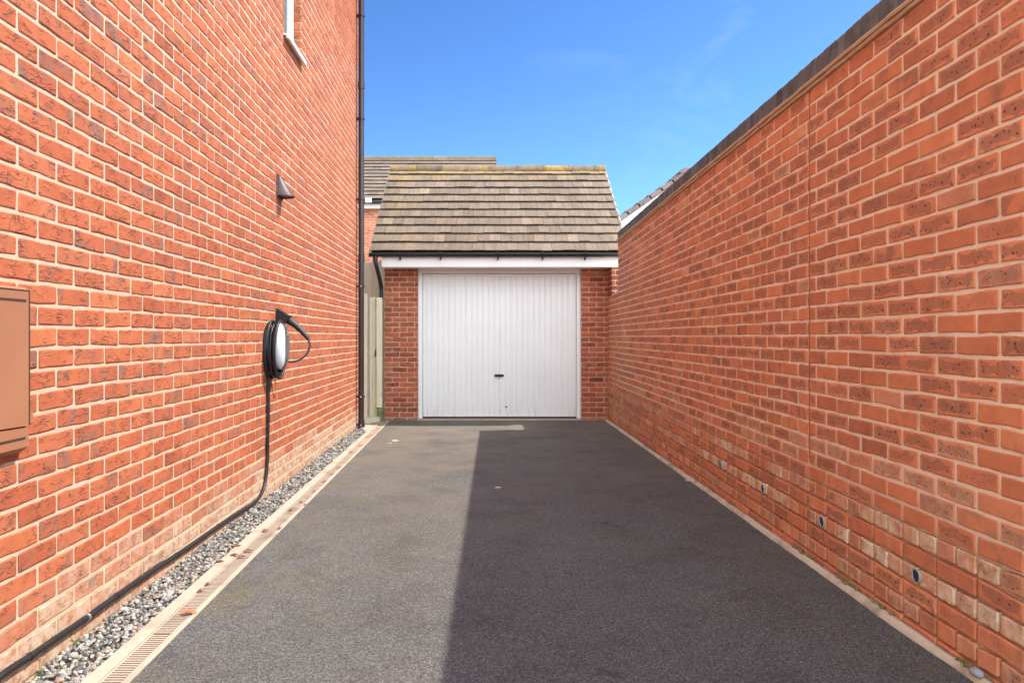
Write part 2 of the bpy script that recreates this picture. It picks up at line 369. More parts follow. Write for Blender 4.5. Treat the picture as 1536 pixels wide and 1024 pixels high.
def brick(M, f, a0, a1, z0, z1, d, tint, detail, mat=1, deep=0.012):
    j = 0.0021
    if detail == 0:
        p = [(a0, z0), (a1, z0), (a1, z1), (a0, z1)]
        p = [(a + R.uniform(-j, j), z + R.uniform(-j, j)) for a, z in p]
        M.face([f(a, z, d) for a, z in p], mat, tint)
        for i in range(4):
            a, b = p[i], p[(i+1) % 4]
            M.face([f(a[0], a[1], d - deep), f(b[0], b[1], d - deep), f(b[0], b[1], d), f(a[0], a[1], d)], mat, tint)
        return
    L = a1 - a0; H = z1 - z0; e = 0.0045
    us = [0, e/L, 0.26, 0.5, 0.74, 1 - e/L, 1] if L > 0.05 else [0, e/L, 1 - e/L, 1]
    vs = [0, e/H, 1 - e/H, 1]
    tl = R.gauss(0, 0.0016); rows = []
    wob = [R.uniform(-j, j) for _ in us]; wot = [R.uniform(-j, j) for _ in us]
    wl = [R.uniform(-j, j) for _ in vs]; wr = [R.uniform(-j, j) for _ in vs]
    for iv, vv in enumerate(vs):
        row = []
        for iu, uu in enumerate(us):
            a = a0 + L*uu; z = z0 + H*vv + tl*(uu - 0.5)*2
            z += wob[iu]*(1 - vv) + wot[iu]*vv
            a += wl[iv]*(1 - uu) + wr[iv]*uu
            eb = (iv in (0, len(vs)-1)) + (iu in (0, len(us)-1))
            if eb == 2: a += 0.0022*(1 if uu < 0.5 else -1); z += 0.0022*(1 if vv < 0.5 else -1)
            dd = d + R.uniform(-0.0007, 0.0007) - (0.0022 if eb else 0) - (0.0015 if eb == 2 else 0)
            row.append((a, z, dd))
        rows.append(row)
    b0 = M.grid([[f(*p) for p in r] for r in rows], mat, tint)
    for iv, vv in enumerate(vs):
        for iu, uu in enumerate(us): M.uv[b0 + iv*len(us) + iu] = (uu, vv)
    ring = rows[0] + [r[-1] for r in rows[1:]] + rows[-1][-2::-1] + [r[0] for r in rows[-2:0:-1]]
    M.grid([[f(p[0], p[1], p[2] - deep) for p in ring], [f(*p) for p in ring]], mat, tint, closed=True)

def brick_face(M, f, a0, a1, z0, rows, bond, tintf, holes=(), splits=(), proud=0.004, detail=1, mj=0.0055, ch=0.075, top=None, hi_detail=None):
    for r in range(*rows):
        zl = z0 + ch*r + mj; zh = z0 + ch*(r+1) - mj
        if top is not None and zh > top: zh = top
        if zh - zl < 0.012: continue
        per, ph = bond(r)
        k = math.floor((a0 - ph)/per)
        while True:
            s = ph + per*k; e = s + per; k += 1
            if s >= a1: break
            s += mj + R.uniform(-0.0012, 0.0012); e -= mj + R.uniform(-0.0012, 0.0012)
            s = max(s, a0); e = min(e, a1)
            segs = [(s, e)]
            for c in splits:
                segs = [q for sg in segs for q in ([(sg[0], c - 0.004), (c + 0.004, sg[1])] if sg[0] < c < sg[1] else [sg])]
            for (h0, h1, g0, g1) in holes:
                if zh > g0 + 0.01 and zl < g1 - 0.01:
                    ns = []
                    for (p, q) in segs:
                        if q <= h0 or p >= h1: ns.append((p, q)); continue
                        if p < h0: ns.append((p, h0))
                        if q > h1: ns.append((h1, q))
                    segs = ns
            for (p, q) in segs:
                if q - p < 0.02: continue
                dt = detail if hi_detail is None else hi_detail(r, p)
                brick(M, f, p, q, zl, zh, proud + max(-0.0013, min(0.002, R.gauss(0, 0.0009))), tintf(r, (p+q)/2), dt)

def tone(): return min(1, max(0, R.gauss(0.52, 0.17)))
def gz(y): return 0.0116*(10.8 - y)             # fall of the drive towards the garage

# ------------------------------------------------------------------ THE HOUSE ON THE LEFT
def lw(y): return -1.52 - 0.02*y                 # face of the house wall
house = thing('brick_house', 'tall red brick house wall in full sun beside the drive', 'house', (-3.5, 4.0, 0))
fL = frame_fn((-1.52, 0), (-0.02, 1), (1, 0.02))
HY0, HY1, HTOP = -1.2, 9.30, 6.6
WY0, WY1, WZ0, WZ1 = 5.70, 6.28, 3.66, 5.0        # window opening
M = MB()
def slab(a0, a1, z0, z1, d0, d1, f, mat=0):
    M.hexa([f(a0,z0,d0), f(a1,z0,d0), f(a1,z0,d1), f(a0,z0,d1), f(a0,z1,d0), f(a1,z1,d0), f(a1,z1,d1), f(a0,z1,d1)], mat)
slab(HY0, HY1, -0.2, WZ0, -0.11, 0, fL); slab(HY0, HY1, WZ1, HTOP, -0.11, 0, fL)
slab(HY0, WY0, WZ0, WZ1, -0.11, 0, fL); slab(WY1, HY1, WZ0, WZ1, -0.11, 0, fL)
slab(HY0, HY1, -0.2, HTOP, -4.4, -0.112, fL)
def tL(r, a):
    z = 0.0106 + 0.075*(r + 0.5); p = 0.0
    if z < 0.20: p = R.uniform(1.1, 1.5)
    elif z < 0.28: p = R.choice((0.3, 0.6, 0.9, 1.2))
    elif z < 0.35: p = R.choice((0.0, 0.2, 0.45, 0.7))
    elif z < 0.42: p = R.choice((0, 0, 0, 0.25, 0.45))
    elif R.random() < 0.04: p = R.uniform(0.05, 0.15)
    return (0.5 + (tone() - 0.5)*0.62, p, R.random())
brick_face(M, fL, HY0, HY1, 0.0106, (0, 88), lambda r: (0.225, 2.386 + (0.1125 if r % 2 else 0)), tL,
           holes=((WY0, WY1, WZ0 - 0.03, WZ1),), proud=0.0036, mj=0.0064, hi_detail=lambda r, p: 1 if r < 62 else 0)
# far return of the window opening
fR = frame_fn((lw(6.28) - 0.112, 6.272), (1, 0.02), (0, -1))
brick_face(M, fR, 0.012, 0.108, 0.0106, (49, 67), lambda r: (0.225, 0.0 if r % 2 else 0.1125), lambda r, a: (tone(), 0, R.random()), proud=0.004)
M.build('wall', [M_mort_house, M_house], house)
# window
wo = MB(); xf = lw(6.0) - 0.07
for (y0, y1, z0, z1) in ((WY0, WY0+0.06, WZ0, WZ1), (WY1-0.068, WY1-0.008, WZ0, WZ1), (WY0+0.061, WY1-0.069, WZ0, WZ0+0.06), (WY0+0.061, WY1-0.069, WZ1-0.06, WZ1)):
    wo.box(xf-0.06, xf, y0, y1, z0+0.003, z1, 0, bev=0.006)
for (y0, y1, z0, z1) in ((WY0+0.065, WY0+0.105, WZ0+0.065, WZ1-0.065), (WY1-0.115, WY1-0.075, WZ0+0.065, WZ1-0.065), (WY0+0.106, WY1-0.116, WZ0+0.065, WZ0+0.105)):
    wo.box(xf-0.05, xf-0.006, y0, y1, z0, z1, 0, bev=0.005)
win = wo.build('window', M_white, house)
p = MB(); p.box(xf-0.042, xf-0.03, WY0+0.09, WY1-0.1, WZ0+0.09, WZ1-0.07); p.build('pane', M_glass, win)
p = MB()
p.prism([(xf-0.02, WY0-0.02, WZ0), (lw(6)+0.055, WY0-0.02, WZ0-0.022), (lw(6)+0.055, WY0-0.02, WZ0-0.055), (lw(6)+0.035, WY0-0.02, WZ0-0.055), (lw(6)+0.034, WY0-0.02, WZ0-0.03), (xf-0.02, WY0-0.02, WZ0-0.028)], (-0.012, WY1-WY0+0.02, 0))
p.build('sill', M_white, win)
# house roof (outside the frame, seen only from other places)
p = MB()
for s in (-1, 1):
    xe = -3.75 + s*2.5; ze = HTOP - 0.1
    a = [(xe, HY0-0.2, ze), (xe, HY1+0.12, ze), (-3.75, HY1+0.12, ze+1.9), (-3.75, HY0-0.2, ze+1.9)]
    p.prism(a, (0, 0, 0.14))
for y in (HY0+0.02, HY1-0.12):
    p.prism([(-5.9, y, HTOP), (-1.75, y, HTOP), (-3.75, y, HTOP+1.6)], (0, 0.1, 0), 1)
p.build('roof', [M_tile2, M_mort_house], house)
# drainpipe at the far corner
dp = MB(); px, py = lw(9.2) + 0.065, 9.17
dp.tube([(px, py, 0.13), (px, py, HTOP-0.2)], 0.036, 16)
for z in (0.10, 2.2, 4.4): dp.tube([(px, py, z), (px, py, z+0.09)], 0.042, 16)
pipe = dp.build('drainpipe', M_brownp, house)
for z in (0.13, 0.49, 1.89, 3.0, 4.02, 5.33):
    b = MB(); b.tube([(px, py, z-0.012), (px, py, z+0.012)], 0.046, 16, 0)
    b.box(px-0.075, px-0.04, py-0.035, py+0.035, z-0.012, z+0.012, 0, bev=0.003)
    b.box(px-0.004, px+0.012, py-0.062, py-0.04, z-0.008, z+0.008, 1 if z < 2 else 0)
    b.build('bracket', [M_brownp, M_metal], pipe)

# vent cowl
vy = 5.56; vx = lw(vy) + 0.004
cowl = thing('vent_cowl', 'small brown pointed vent hood high on the sunlit house wall', 'vent cowl', (vx, vy, 2.33))
h = MB(); rows = []
for i in range(9):
    t = i/8; z = 2.487 - 0.157*t; dd = 0.012 + 0.102*t**0.95; w = 0.018 + 0.058*min(1, t*1.15)**0.8
    rows.append([(vx + max(0.0, math.sin(math.pi*k/12))*dd, vy - w*math.cos(math.pi*k/12), z) for k in range(13)])
h.grid(rows, 0, smooth=True); h.face(rows[0]); h.face([(x, y, z + 0.004) for x, y, z in rows[-1]])
rim = [(x + 0.003*(x > vx + 0.001), y, z) for x, y, z in rows[-1]]
h.tube(rim, 0.0045, 6)
h.build('hood', M_cowl, cowl)
h = MB(); h.box(vx-0.004, vx+0.009, vy-0.082, vy+0.082, 2.315, 2.49, 0, bev=0.003); h.build('back_plate', M_cowl, cowl)

# meter box
mx = lw(2.0); mb = thing('meter_box', 'light brown plastic meter box on the near end of the sunlit wall', 'meter box', (mx, 1.95, 0.88))
MY0, MY1, MZ0, MZ1, MD = 1.74, 2.394, 0.875, 1.416, 0.050
h = MB()
# body with underside sloping back to the wall
fb = frame_fn((-1.52, 0), (-0.02, 1), (1, 0.02))
prof = [(MZ1, 0.002), (MZ1 - 0.002, MD - 0.03), (MZ1 - 0.012, MD - 0.018), (MZ0 + 0.012, MD - 0.018), (MZ0, MD - 0.03), (MZ0 - 0.012, 0.002)]
h.prism([fb(MY0, z, d) for z, d in prof], tuple(a - b for a, b in zip(fb(MY1, 0, 0), fb(MY0, 0, 0))))
body = h.build('body', M_box, mb)
h = MB()
def dbox(M, a0, a1, z0, z1, d0, d1, mat=0):
    M.hexa([fb(a0,z0,d0), fb(a1,z0,d0), fb(a1,z0,d1), fb(a0,z0,d1), fb(a0,z1,d0), fb(a1,z1,d0), fb(a1,z1,d1), fb(a0,z1,d1)], mat)
n = 14; lower = [(MY0+0.012 + (MY1-MY0-0.034)*i/n) for i in range(n+1)]
def zcurve(a): return MZ0 + 0.083 + 0.030*((MY1 - a)/(MY1-MY0))**1.4
poly = [fb(a, zcurve(a), MD-0.0165) for a in lower] + [fb(MY1-0.022, MZ1-0.018, MD-0.0165), fb(MY0+0.012, MZ1-0.018, MD-0.0165)]
h.prism(poly, tuple(a - b for a, b in zip(fb(0, 0, 0.014), fb(0, 0, 0))))
dbox(h, MY0+0.10, MY1-0.035, MZ1-0.052, MZ1-0.044, MD-0.0024, MD-0.0016, 1)
door = h.build('door', [M_box, M_boxdark], mb)
h = MB()
poly = [fb(a, zcurve(a)-0.006, MD-0.0165) for a in lower][::-1] + [fb(MY0+0.012, MZ0+0.014, MD-0.0165), fb(MY1-0.012, MZ0+0.014, MD-0.0165)]
h.prism(poly, tuple(a - b for a, b in zip(fb(0, 0, 0.011), fb(0, 0, 0))))
dbox(h, MY0+0.10, MY1-0.035, MZ0+0.040, MZ0+0.048, MD-0.0052, MD-0.0046, 1)
h.build('lower_panel', [M_box, M_boxdark], mb)
h = MB()
poly = [fb(a, zcurve(a)+0.004, MD-0.0168) for a in lower] + [fb(a, zcurve(a)-0.010, MD-0.0168) for a in lower[::-1]]
h.prism(poly, tuple(a - b for a, b in zip(fb(0, 0, 0.002), fb(0, 0, 0)))); h.build('gap_shade', M_boxdark, mb)  # dark strip painted as the shade in the gap below the door
h = MB()
dbox(h, MY1-0.0215, MY1-0.0150, zcurve(MY1)+0.002, MZ1-0.0135, MD-0.0178, MD-0.0019)
dbox(h, MY0+0.012, MY1-0.0216, MZ1-0.0175, MZ1-0.0125, MD-0.0178, MD-0.0019); h.build('door_seam', M_boxdark, mb)  # dark strips stand in for the shade in the door gap
for z in (MZ1-0.10, MZ0+0.115):
    h = MB(); dbox(h, MY1-0.010, MY1+0.008, z-0.016, z+0.016, MD-0.03, MD-0.006); h.build('hinge', M_box, door)

# ------------------------------------------------------------------ EV charger
cy, cz = 5.27, 1.18; cx0 = lw(cy) + 0.004
ev = thing('car_charger', 'wall mounted electric car charger, white and grey oval with coiled black cable', 'charger', (cx0, cy, 0.99))
def dome(u0, u1, grow=0.0, nu=16, nv=24):
    rows = []
    for i in range(nu+1):
        u = u0 + (u1-u0)*i/nu; row = []
        for k in range(nv+1):
            v = math.sin((k/nv - 0.5)*math.pi)
            vv = v*math.sqrt(max(0, 1-u*u)); r2 = min(1, u*u + vv*vv)
            d = 0.100 + 0.034*(1 - r2**2.6)**0.7 if r2 < 1 else 0.100
            row.append((cx0 + d + grow, cy + 0.125*u, cz + 0.172*vv))
        rows.append(row)
    return rows
M1 = MB(); r1 = dome(-1, -0.3); M1.grid(r1, 0, smooth=True)
ring = [(cy + 0.125*math.cos(a), cz + 0.172*math.sin(a)) for a in [2*math.pi*k/48 for k in range(48)]]
M1.grid([[(cx0 + d, cy + (y-cy)*s, cz + (z-cz)*s) for y, z in ring] for d, s in ((0.062, 0.93), (0.075, 0.985), (0.100, 1.0))], 0, smooth=True, closed=True)
M1.build('shell', M_charger_white, ev)
M1 = MB(); r2 = dome(-0.295, 1, 0.0015); M1.grid(r2, 0, smooth=True)
panel = M1.build('front_panel', M_charger_dark, ev)
M1 = MB()
for dz in (0.088, 0.108):
    u = 0.15
    x = cx0 + 0.100 + 0.034*(1 - (u*u + (dz/0.172)**2)**2.6)**0.7
    M1.box(x-0.002, x+0.0032, cy+0.125*u-0.006, cy+0.125*u+0.010, cz+dz-0.005, cz+dz+0.005)
M1.build('indicator', M_charger_white, panel)
M1 = MB(); M1.tube([(cx0, cy, cz), (cx0+0.066, cy, cz)], 0.10, 24); M1.build('back_drum', M_black, ev)
M1 = MB(); pts = []
for k in range(7*32+1):
    t = k/32; a = 2*math.pi*t + 1.0
    lay = t/7; rr = 1.0 + 0.05*math.sin(t*2.3) + 0.04*math.sin(a*0.37)
    pts.append((cx0 + 0.014 + 0.072*(0.5 - 0.5*math.cos(lay*math.pi*2*1.0))*0.98 + 0.006*math.sin(a*1.3), cy + 0.128*rr*math.cos(a), cz - 0.018 + 0.188*rr*math.sin(a) - 0.012*(math.sin(a) < 0)*abs(math.sin(a))))
M1.tube(pts, 0.0105, 8)
M1.build('cable_coil', M_rubber, ev)
hy = 5.50; hx = lw(hy) + 0.004
M1 = MB()
M1.prism([(hx, hy-0.035, 1.468), (hx, hy-0.035, 1.335), (hx+0.07, hy-0.035, 1.352), (hx+0.105, hy-0.035, 1.392), (hx+0.11, hy-0.035, 1.408), (hx+0.095, hy-0.035, 1.41)], (0, 0.07, 0))
M1.build('holster', M_black, ev)
M1 = MB()
g = spline([(hx+0.075, hy, 1.388), (hx+0.11, hy, 1.362), (hx+0.15, hy, 1.330), (hx+0.19, hy, 1.290), (hx+0.225, hy, 1.250), (hx+0.238, hy, 1.232)], 5)
L = len(g); rad = []
for i in range(L):
    t = i/(L-1)
    rad.append(0.026 if t < 0.12 else (0.028 if t < 0.2 else 0.028 - 0.0145*min(1, (t-0.2)/0.75)**0.9))
M1.tube(g, rad, 14)
M1.tube(g[3:5], 0.032, 14)
plug = M1.build('plug_handle', M_black, ev)
M1 = MB()
c = spline([(hx+0.233, hy, 1.240), (hx+0.248, hy-0.005, 1.20), (hx+0.247, hy-0.02, 1.15), (hx+0.215, hy-0.05, 1.095), (hx+0.16, hy-0.09, 1.065), (hx+0.10, hy-0.12, 1.065), (hx+0.055, hy-0.15, 1.085)], 6)
M1.tube(c, 0.0075, 8); M1.build('plug_cable', M_rubber, ev)
# supply cable: down the wall, then along its foot towards the camera
def onwall(px_, py_, off=0.018):
    k = (735 - px_)/1080.0; Z = (1.52 - off)/(k - 0.02)
    return (-(k*Z), Z, 1.25 - (py_ - 505)*Z/1080.0)
cab = [onwall(*q) for q in ((403, 560), (402.5, 590), (402, 640), (401, 690), (398, 722), (391, 742), (380, 754), (355, 770), (327, 789), (297, 810), (265, 832), (237, 850), (205, 872), (175, 893), (150, 911), (130, 926), (90, 953), (45, 984), (0, 1014))]
e = V(cab[-1]) - V(cab[-2]); e = V((-0.02, -1, 0)).normalized()
cab += [tuple(V(cab[-1]) + e*0.3 + V((0, 0, -0.03))), tuple(V(cab[-1]) + e*1.0 + V((0, 0, -0.07)))]
M1 = MB(); M1.tube(spline(cab, 6), 0.0118, 10); sup = M1.build('supply_cable', M_rubber, ev)
for q, nx in (((402.3, 612), 0), ((401.3, 668), 0), ((327, 789), 1), ((265, 832), 1), ((175, 893), 1), ((131, 925), 1), ((45, 984), 1)):
    P = V(onwall(*q)); M1 = MB()
    ax = V((-0.02, 1, 0.0)) if nx else V((0, 0, 1))
    M1.tube([P - ax*0.006, P + ax*0.006], 0.0138, 10); M1.build('cable_clip', M_rubber if not nx or q[0] != 131 else M_metal, sup)

# ------------------------------------------------------------------ BOUNDARY WALL ON THE RIGHT
def rw(y): return 1.627 + 0.0124*y
WEND = 9.82
bw = thing('boundary_wall', 'long red brick garden wall in shade with dark blue brick coping', 'wall', (1.85, 4.0, 0))
fRt = frame_fn((1.627, 0), (0.0124, 1), (-1, 0.0124))
M = MB()
slab(-1.2, WEND, 0.51, 2.532, -0.215, 0.0, fRt); slab(-1.2, WEND, -0.2, 0.509, -0.215, -0.0105, fRt)
slab(WEND + 0.002, 10.79, -0.2, 1.862, -0.30, -0.012, fRt)
def bondR(r):
    if r in (2, 4, 6): return (0.1125, 2.449)
    return (0.225, 2.449 + (0 if r % 2 else 0.1125))
def tR(r, a):
    p = 0.0
    if r == 4: p = R.choice((0.15, 0.5, 0.8, 1.1, 0.9)) if (2.2 < a < 3.5 or 4.0 < a < 6.2) else R.choice((0, 0.2, 0.5))
    elif r == 6: p = R.choice((0.05, 0.3, 0.6, 0.9)) if (2.3 < a < 3.2 or 3.9 < a < 6.0) else R.choice((0.1, 0.25, 0.4))
    elif r == 2: p = R.choice((0.1, 0.2, 0.35))
    elif r in (8, 9): p = R.choice((0, 0, 0.1, 0.3))
    elif R.random() < 0.02: p = R.uniform(0.1, 0.3)
    return (tone(), p, R.random())
brick_face(M, fRt, -1.2, WEND, -0.017, (0, 34), bondR, tR, splits=(3.766,), proud=0.0042, mj=0.0064)
fR2 = frame_fn((1.627, 0), (0.0124, 1), (-1, 0.0124))
brick_face(M, fR2, WEND + 0.006, 10.785, -0.017, (0, 25), bondR, tR, proud=-0.006, mj=0.0058)
# far end of the tall part
fE = frame_fn((rw(WEND)+0.003, WEND), (1, 0), (0, 1))
brick_face(M, fE, 0.0, 0.21, -0.017, (27, 34), lambda r: (0.225, 0 if r % 2 else 0.1125), lambda r, a: (tone(), 0, R.random()), proud=0.004)
# pale creasing course under the coping: two uneven layers of mortar and tile
for (z0, z1, d) in ((2.5335, 2.551, 0.018), (2.5535, 2.573, 0.024)):
    rows = []
    ys = [-1.2 + 0.06*i for i in range(int((WEND+1.2)/0.06)+1)] + [WEND]
    prof = []
    for y in ys:
        jz = 0.003*noise.noise(V((y*7, z0*40, 0))); jd = 0.005*noise.noise(V((y*9, z0*70, 3)))
        rows.append([fRt(y, z0+jz, -0.22-0.01), fRt(y, z0+jz, d+jd), fRt(y, (z0+z1)/2+jz, d+jd+0.003), fRt(y, z1+jz*0.5, d+jd), fRt(y, z1, -0.22-0.01)])
    M.grid(rows, 2); M.face(rows[0], 2); M.face(rows[-1][::-1], 2)
M.build('brickwork', [M_mort_wall, M_wall, M_crease], bw)
# coping of blue bricks on edge
M = MB(); a = -1.2
slab(-1.2, WEND - 0.004, 2.574, 2.672, -0.205, -0.004, fRt, 0)
while a < WEND - 0.07:
    t = (tone(), R.choice((0, 0, 0, 0.2)), R.random()); zt = 2.682 + R.uniform(-0.0015, 0.0015); dj = R.uniform(-0.0015, 0.0015)
    a0, a1 = a + 0.005, a + 0.070
    P = []
    for z in (2.5745, zt - 0.008, zt):
        q = 0.008 if z == zt else 0
        P.append([fRt(a0 + q*0.4, z, 0.008 + dj - q), fRt(a1 - q*0.4, z, 0.008 + dj - q), fRt(a1 - q*0.4, z, -0.215 + dj + q), fRt(a0 + q*0.4, z, -0.215 + dj + q)])
    M.grid(P, 1, t, closed=True); M.face(P[-1], 1, t)
    a += 0.075
M.build('coping', [M_mort_wall, M_blue], bw)
M = MB(); slab(3.766-0.0035, 3.766+0.0035, 0.62, 2.53, -0.005, 0.0035, fRt); M.build('movement_joint', M_seal, bw)
for (y, z) in ((2.795, 0.3235), (3.611, 0.324), (4.419, 0.317), (5.267, 0.318)):
    M = MB(); n = 18; ro, ri = 0.0265, 0.0235
    def rg(r, d): return [fRt(y + r*math.cos(2*math.pi*k/n), z + r*math.sin(2*math.pi*k/n), d) for k in range(n)]
    M.grid([rg(ro, -0.004), rg(ro, 0.011), rg(ri, 0.011), rg(ri, -0.03)], 0, smooth=False, closed=True)
    M.face(rg(ri, 0.0075), 1)  # dark disc painted as the shaded hollow inside the pipe
    M.build('weep_pipe', [plain('weep_pipe_grey', (0.34, 0.34, 0.35), 0.5), plain('weep_hole_shade', (0.028, 0.032, 0.042), 0.6)], bw)
# mortar kerb at the foot
M = MB(); rows = []
for i in range(int((10.75+1.2)/0.05)+1):
    y = -1.2 + 0.05*i; g0 = gz(y)
    w = 0.042 + 0.010*noise.noise(V((y*2.2, 0, 5))) + 0.005*noise.noise(V((y*9, 0, 9)))
    hgt = 0.024 + 0.006*noise.noise(V((y*4, 3, 0)))
    x = rw(y)
    rows.append([(x + 0.02, y, g0 - 0.02), (x - 0.008, y, g0 - 0.01), (x - 0.012 - 0.005*noise.noise(V((y*6, 0, 2))), y, g0 + hgt - 0.002), (x - 0.01 - w*0.35, y, g0 + hgt + 0.003*noise.noise(V((y*14, 1, 1)))), (x - w*0.8, y, g0 + hgt*0.85), (x - w - 0.004, y, g0 + 0.006), (x - w - 0.006, y, g0 - 0.04)])
M.grid(rows, 0, smooth=True)
tag(M.build('kerb_strip', M_kerb), kind='structure')

# ------------------------------------------------------------------ GROUND
def ed(y): return -1.12 - 0.035*y                  # right edge of the drain
M = MB(); rows = []
ny, nx = 150, 28
for i in range(ny+1):
    y = -7 + (10.86+7)*i/ny; r = []
    for k in range(nx+1):
        x0 = ed(y) if y > -1.2 else -2.2; x1 = rw(y) + 0.01 if y > -1.2 else 2.4
        if y > 10.3: x1 = 1.8
        x = x0 + (x1-x0)*k/nx
        r.append((x, y, gz(y) + (0.004*noise.noise(V((x*1.6, y*1.6, 0))) + 0.002*noise.noise(V((x*5, y*5, 2))) if 0 < k < nx else 0)))
    rows.append(r)
M.grid(rows, 0, smooth=True); tag(M.build('driveway', M_tarmac), kind='structure')
M = MB(); S = 160
M.face([(-S, -S, -0.08), (S, -S, -0.08), (S, S, -0.08), (-S, S, -0.08)]); tag(M.build('ground', M_slab), kind='structure')
# soil bed under the gravel
def gl(y, s):      # gravel surface: s=0 at the wall, 1 at the drain
    return (0.094 + 0.0012*(y-2.4))*(1-s) + (gz(y) + 0.006)*s
M = MB(); rows = []
for i in range(60):
    y = -1.2 + (9.33+1.2)*i/59
    rows.append([(x, y, gl(y, s) - 0.018) for s, x in ((-0.2, lw(y) - 0.1 if y < 9.28 else lw(y)-0.35), (0.0, lw(y)), (1.0, ed(y) - 0.152))])
M.grid(rows, 0); tag(M.build('soil_bed', M_soil), kind='structure')
# gravel
import bmesh
def ico(sub):
    bm = bmesh.new(); bmesh.ops.create_icosphere(bm, subdivisions=sub, radius=1.0)
    v = [q.co.copy() for q in bm.verts]; f = [tuple(q.index for q in g.verts) for g in bm.faces]; bm.free(); return v, f
ICO = {1: ico(1), 2: ico(2)}
M = MB()
def stone(M, x, y, z, r, lv):
    vs, fs = ICO[lv]; rot = Matrix.Rotation(R.uniform(0, 6.28), 3, 'Z') @ Matrix.Rotation(R.gauss(0, 0.6), 3, 'X') @ Matrix.Rotation(R.gauss(0, 0.6), 3, 'Y')
    sx, sy, sz = r*R.uniform(0.8, 1.35), r*R.uniform(0.7, 1.0), r*R.uniform(0.32, 0.6); sd = R.uniform(0, 99)
    t = (R.random(), 0, R.random()); b = len(M.v)
    for v in vs:
        k = 1 + 0.62*noise.noise(v*1.25 + V((sd, sd*0.3, 0)))
        q = rot @ V((v.x*sx*k, v.y*sy*k, v.z*sz*k)); M.v.append((x+q.x, y+q.y, z+q.z))
    for f in fs: M.f.append(tuple(b+i for i in f)); M.m.append(0); M.t.append(t); M.s.append(False)
cnt = 0; y = -0.2
while y < 9.32:
    x0, x1 = lw(y) + 0.004, ed(y) - 0.155
    dens = 3900 if y < 5 else 2900
    nn = dens*(x1-x0)*0.02
    for _ in range(int(nn) + (R.random() < nn % 1)):
        s = R.random(); x = x0 + (x1-x0)*s; yy = y + R.uniform(0, 0.02)
        hgt = gl(yy, s) + R.uniform(-0.010, 0.005) + 0.006*noise.noise(V((x*9, yy*5, 0)))
        stone(M, x, yy, hgt, R.uniform(0.0055, 0.0125)*(1 if y < 5 else 1.15), 2 if 1.9 < y < 3.4 else 1); cnt += 1
    y += 0.02
tag(M.build('gravel', M_gravel), 'loose grey and white gravel strip along the foot of the house wall', kind='stuff')

# ------------------------------------------------------------------ DRAIN CHANNEL
dr = thing('drainage_channel', 'pale concrete drainage channel with slotted grating along the drive', 'drain', (ed(5)-0.07, 5, gz(5)))
M = MB(); ya, yb = -1.2, 10.72
def strip(M, o0, o1, z0, z1, mat=0, y0=ya, y1=yb, n=80, wav=0.0):
    rows = []
    for i in range(n+1):
        y = y0 + (y1-y0)*i/n; w = wav*noise.noise(V((y*3, o0*30, 0)))
        g = gz(y)
        rows.append([(ed(y)+o0+w, y, g+z0), (ed(y)+o0+w, y, g+z1-0.002), (ed(y)+o0+w+0.003, y, g+z1), (ed(y)+o1-0.003, y, g+z1), (ed(y)+o1, y, g+z1-0.002), (ed(y)+o1, y, g+z0)])
    M.grid(rows, mat); M.face(rows[0], mat); M.face(rows[-1][::-1], mat)
strip(M, -0.155, -0.100, -0.06, 0.010, wav=0.004); strip(M, -0.014, 0.003, -0.06, 0.007)
strip(M, -0.0995, -0.0145, -0.06, -0.035, 1)
M.build('channel', [M_conc, M_soil], dr)
M = MB(); strip(M, -0.0992, -0.0148, -0.03, 0.0005, 0, 4.3, yb, wav=0.0); M.build('silt', M_silt, dr)
y = ya
while y < 7.6:
    M = MB(); y1 = min(y + 1.0, yb)
    for o0, o1 in ((-0.0985, -0.090), (-0.024, -0.0155)): strip(M, o0, o1, -0.02, 0.006, 0, y+0.002, y1-0.002, 10)
    n = int((y1-y)/0.018)
    for i in range(n):
        a = y + 0.004 + i*0.018; b = a + 0.0088; g = gz(a)
        M.hexa([(ed(a)-0.0899, a, g-0.015), (ed(a)-0.0241, a, g-0.015), (ed(b)-0.0241, b, g-0.015), (ed(b)-0.0899, b, g-0.015),
                (ed(a)-0.0899, a, g+0.005), (ed(a)-0.0241, a, g+0.005), (ed(b)-0.0241, b, g+0.005), (ed(b)-0.0899, b, g+0.005)])
    M.build('grating', M_grate, dr); y = y1
M = MB(); M.hexa([(-2.3, 9.335, -0.07), (ed(9.335)-0.157, 9.335, -0.07), (ed(10.76)-0.157, 10.76, -0.07), (-2.3, 10.76, -0.07), (-2.3, 9.335, 0.05), (ed(9.335)-0.157, 9.335, 0.028), (ed(10.76)-0.157, 10.76, 0.010), (-2.3, 10.76, 0.012)])
M.build('end_pad', M_conc, dr)

# ------------------------------------------------------------------ GARAGE
GX0, GX1, GY = -1.58, 1.90, 10.80
ga = thing('garage', 'detached single garage of dark red brick closing the end of the drive', 'garage', (0.15, 12.6, 0))
DX0, DX1 = -1.085, 1.37
M = MB()
def bx(*a, **k): M.box(*a, **k)
bx(GX0, DX0, GY, GY+0.22, -0.2, 2.44); bx(DX1, GX1, GY, GY+0.22, -0.2, 2.44)
bx(GX0, GX0+0.11, GY+0.222, 14.4, -0.2, 2.44); bx(GX1-0.11, GX1, GY+0.222, 14.4, -0.2, 2.44); bx(GX0, GX1, 14.402, 14.5, -0.2, 2.44)
fG = frame_fn((0, GY), (1, 0), (0, -1))
tg = lambda r, a: (tone(), (0.45 if r < 1 else (0.12 if R.random() < 0.1 else 0)), R.random())
bG = lambda r: (0.225, GX0 + (0.0 if r % 2 else 0.1125))
brick_face(M, fG, GX0, DX0, -0.032, (0, 33), bG, tg, proud=0.004, mj=0.0050)
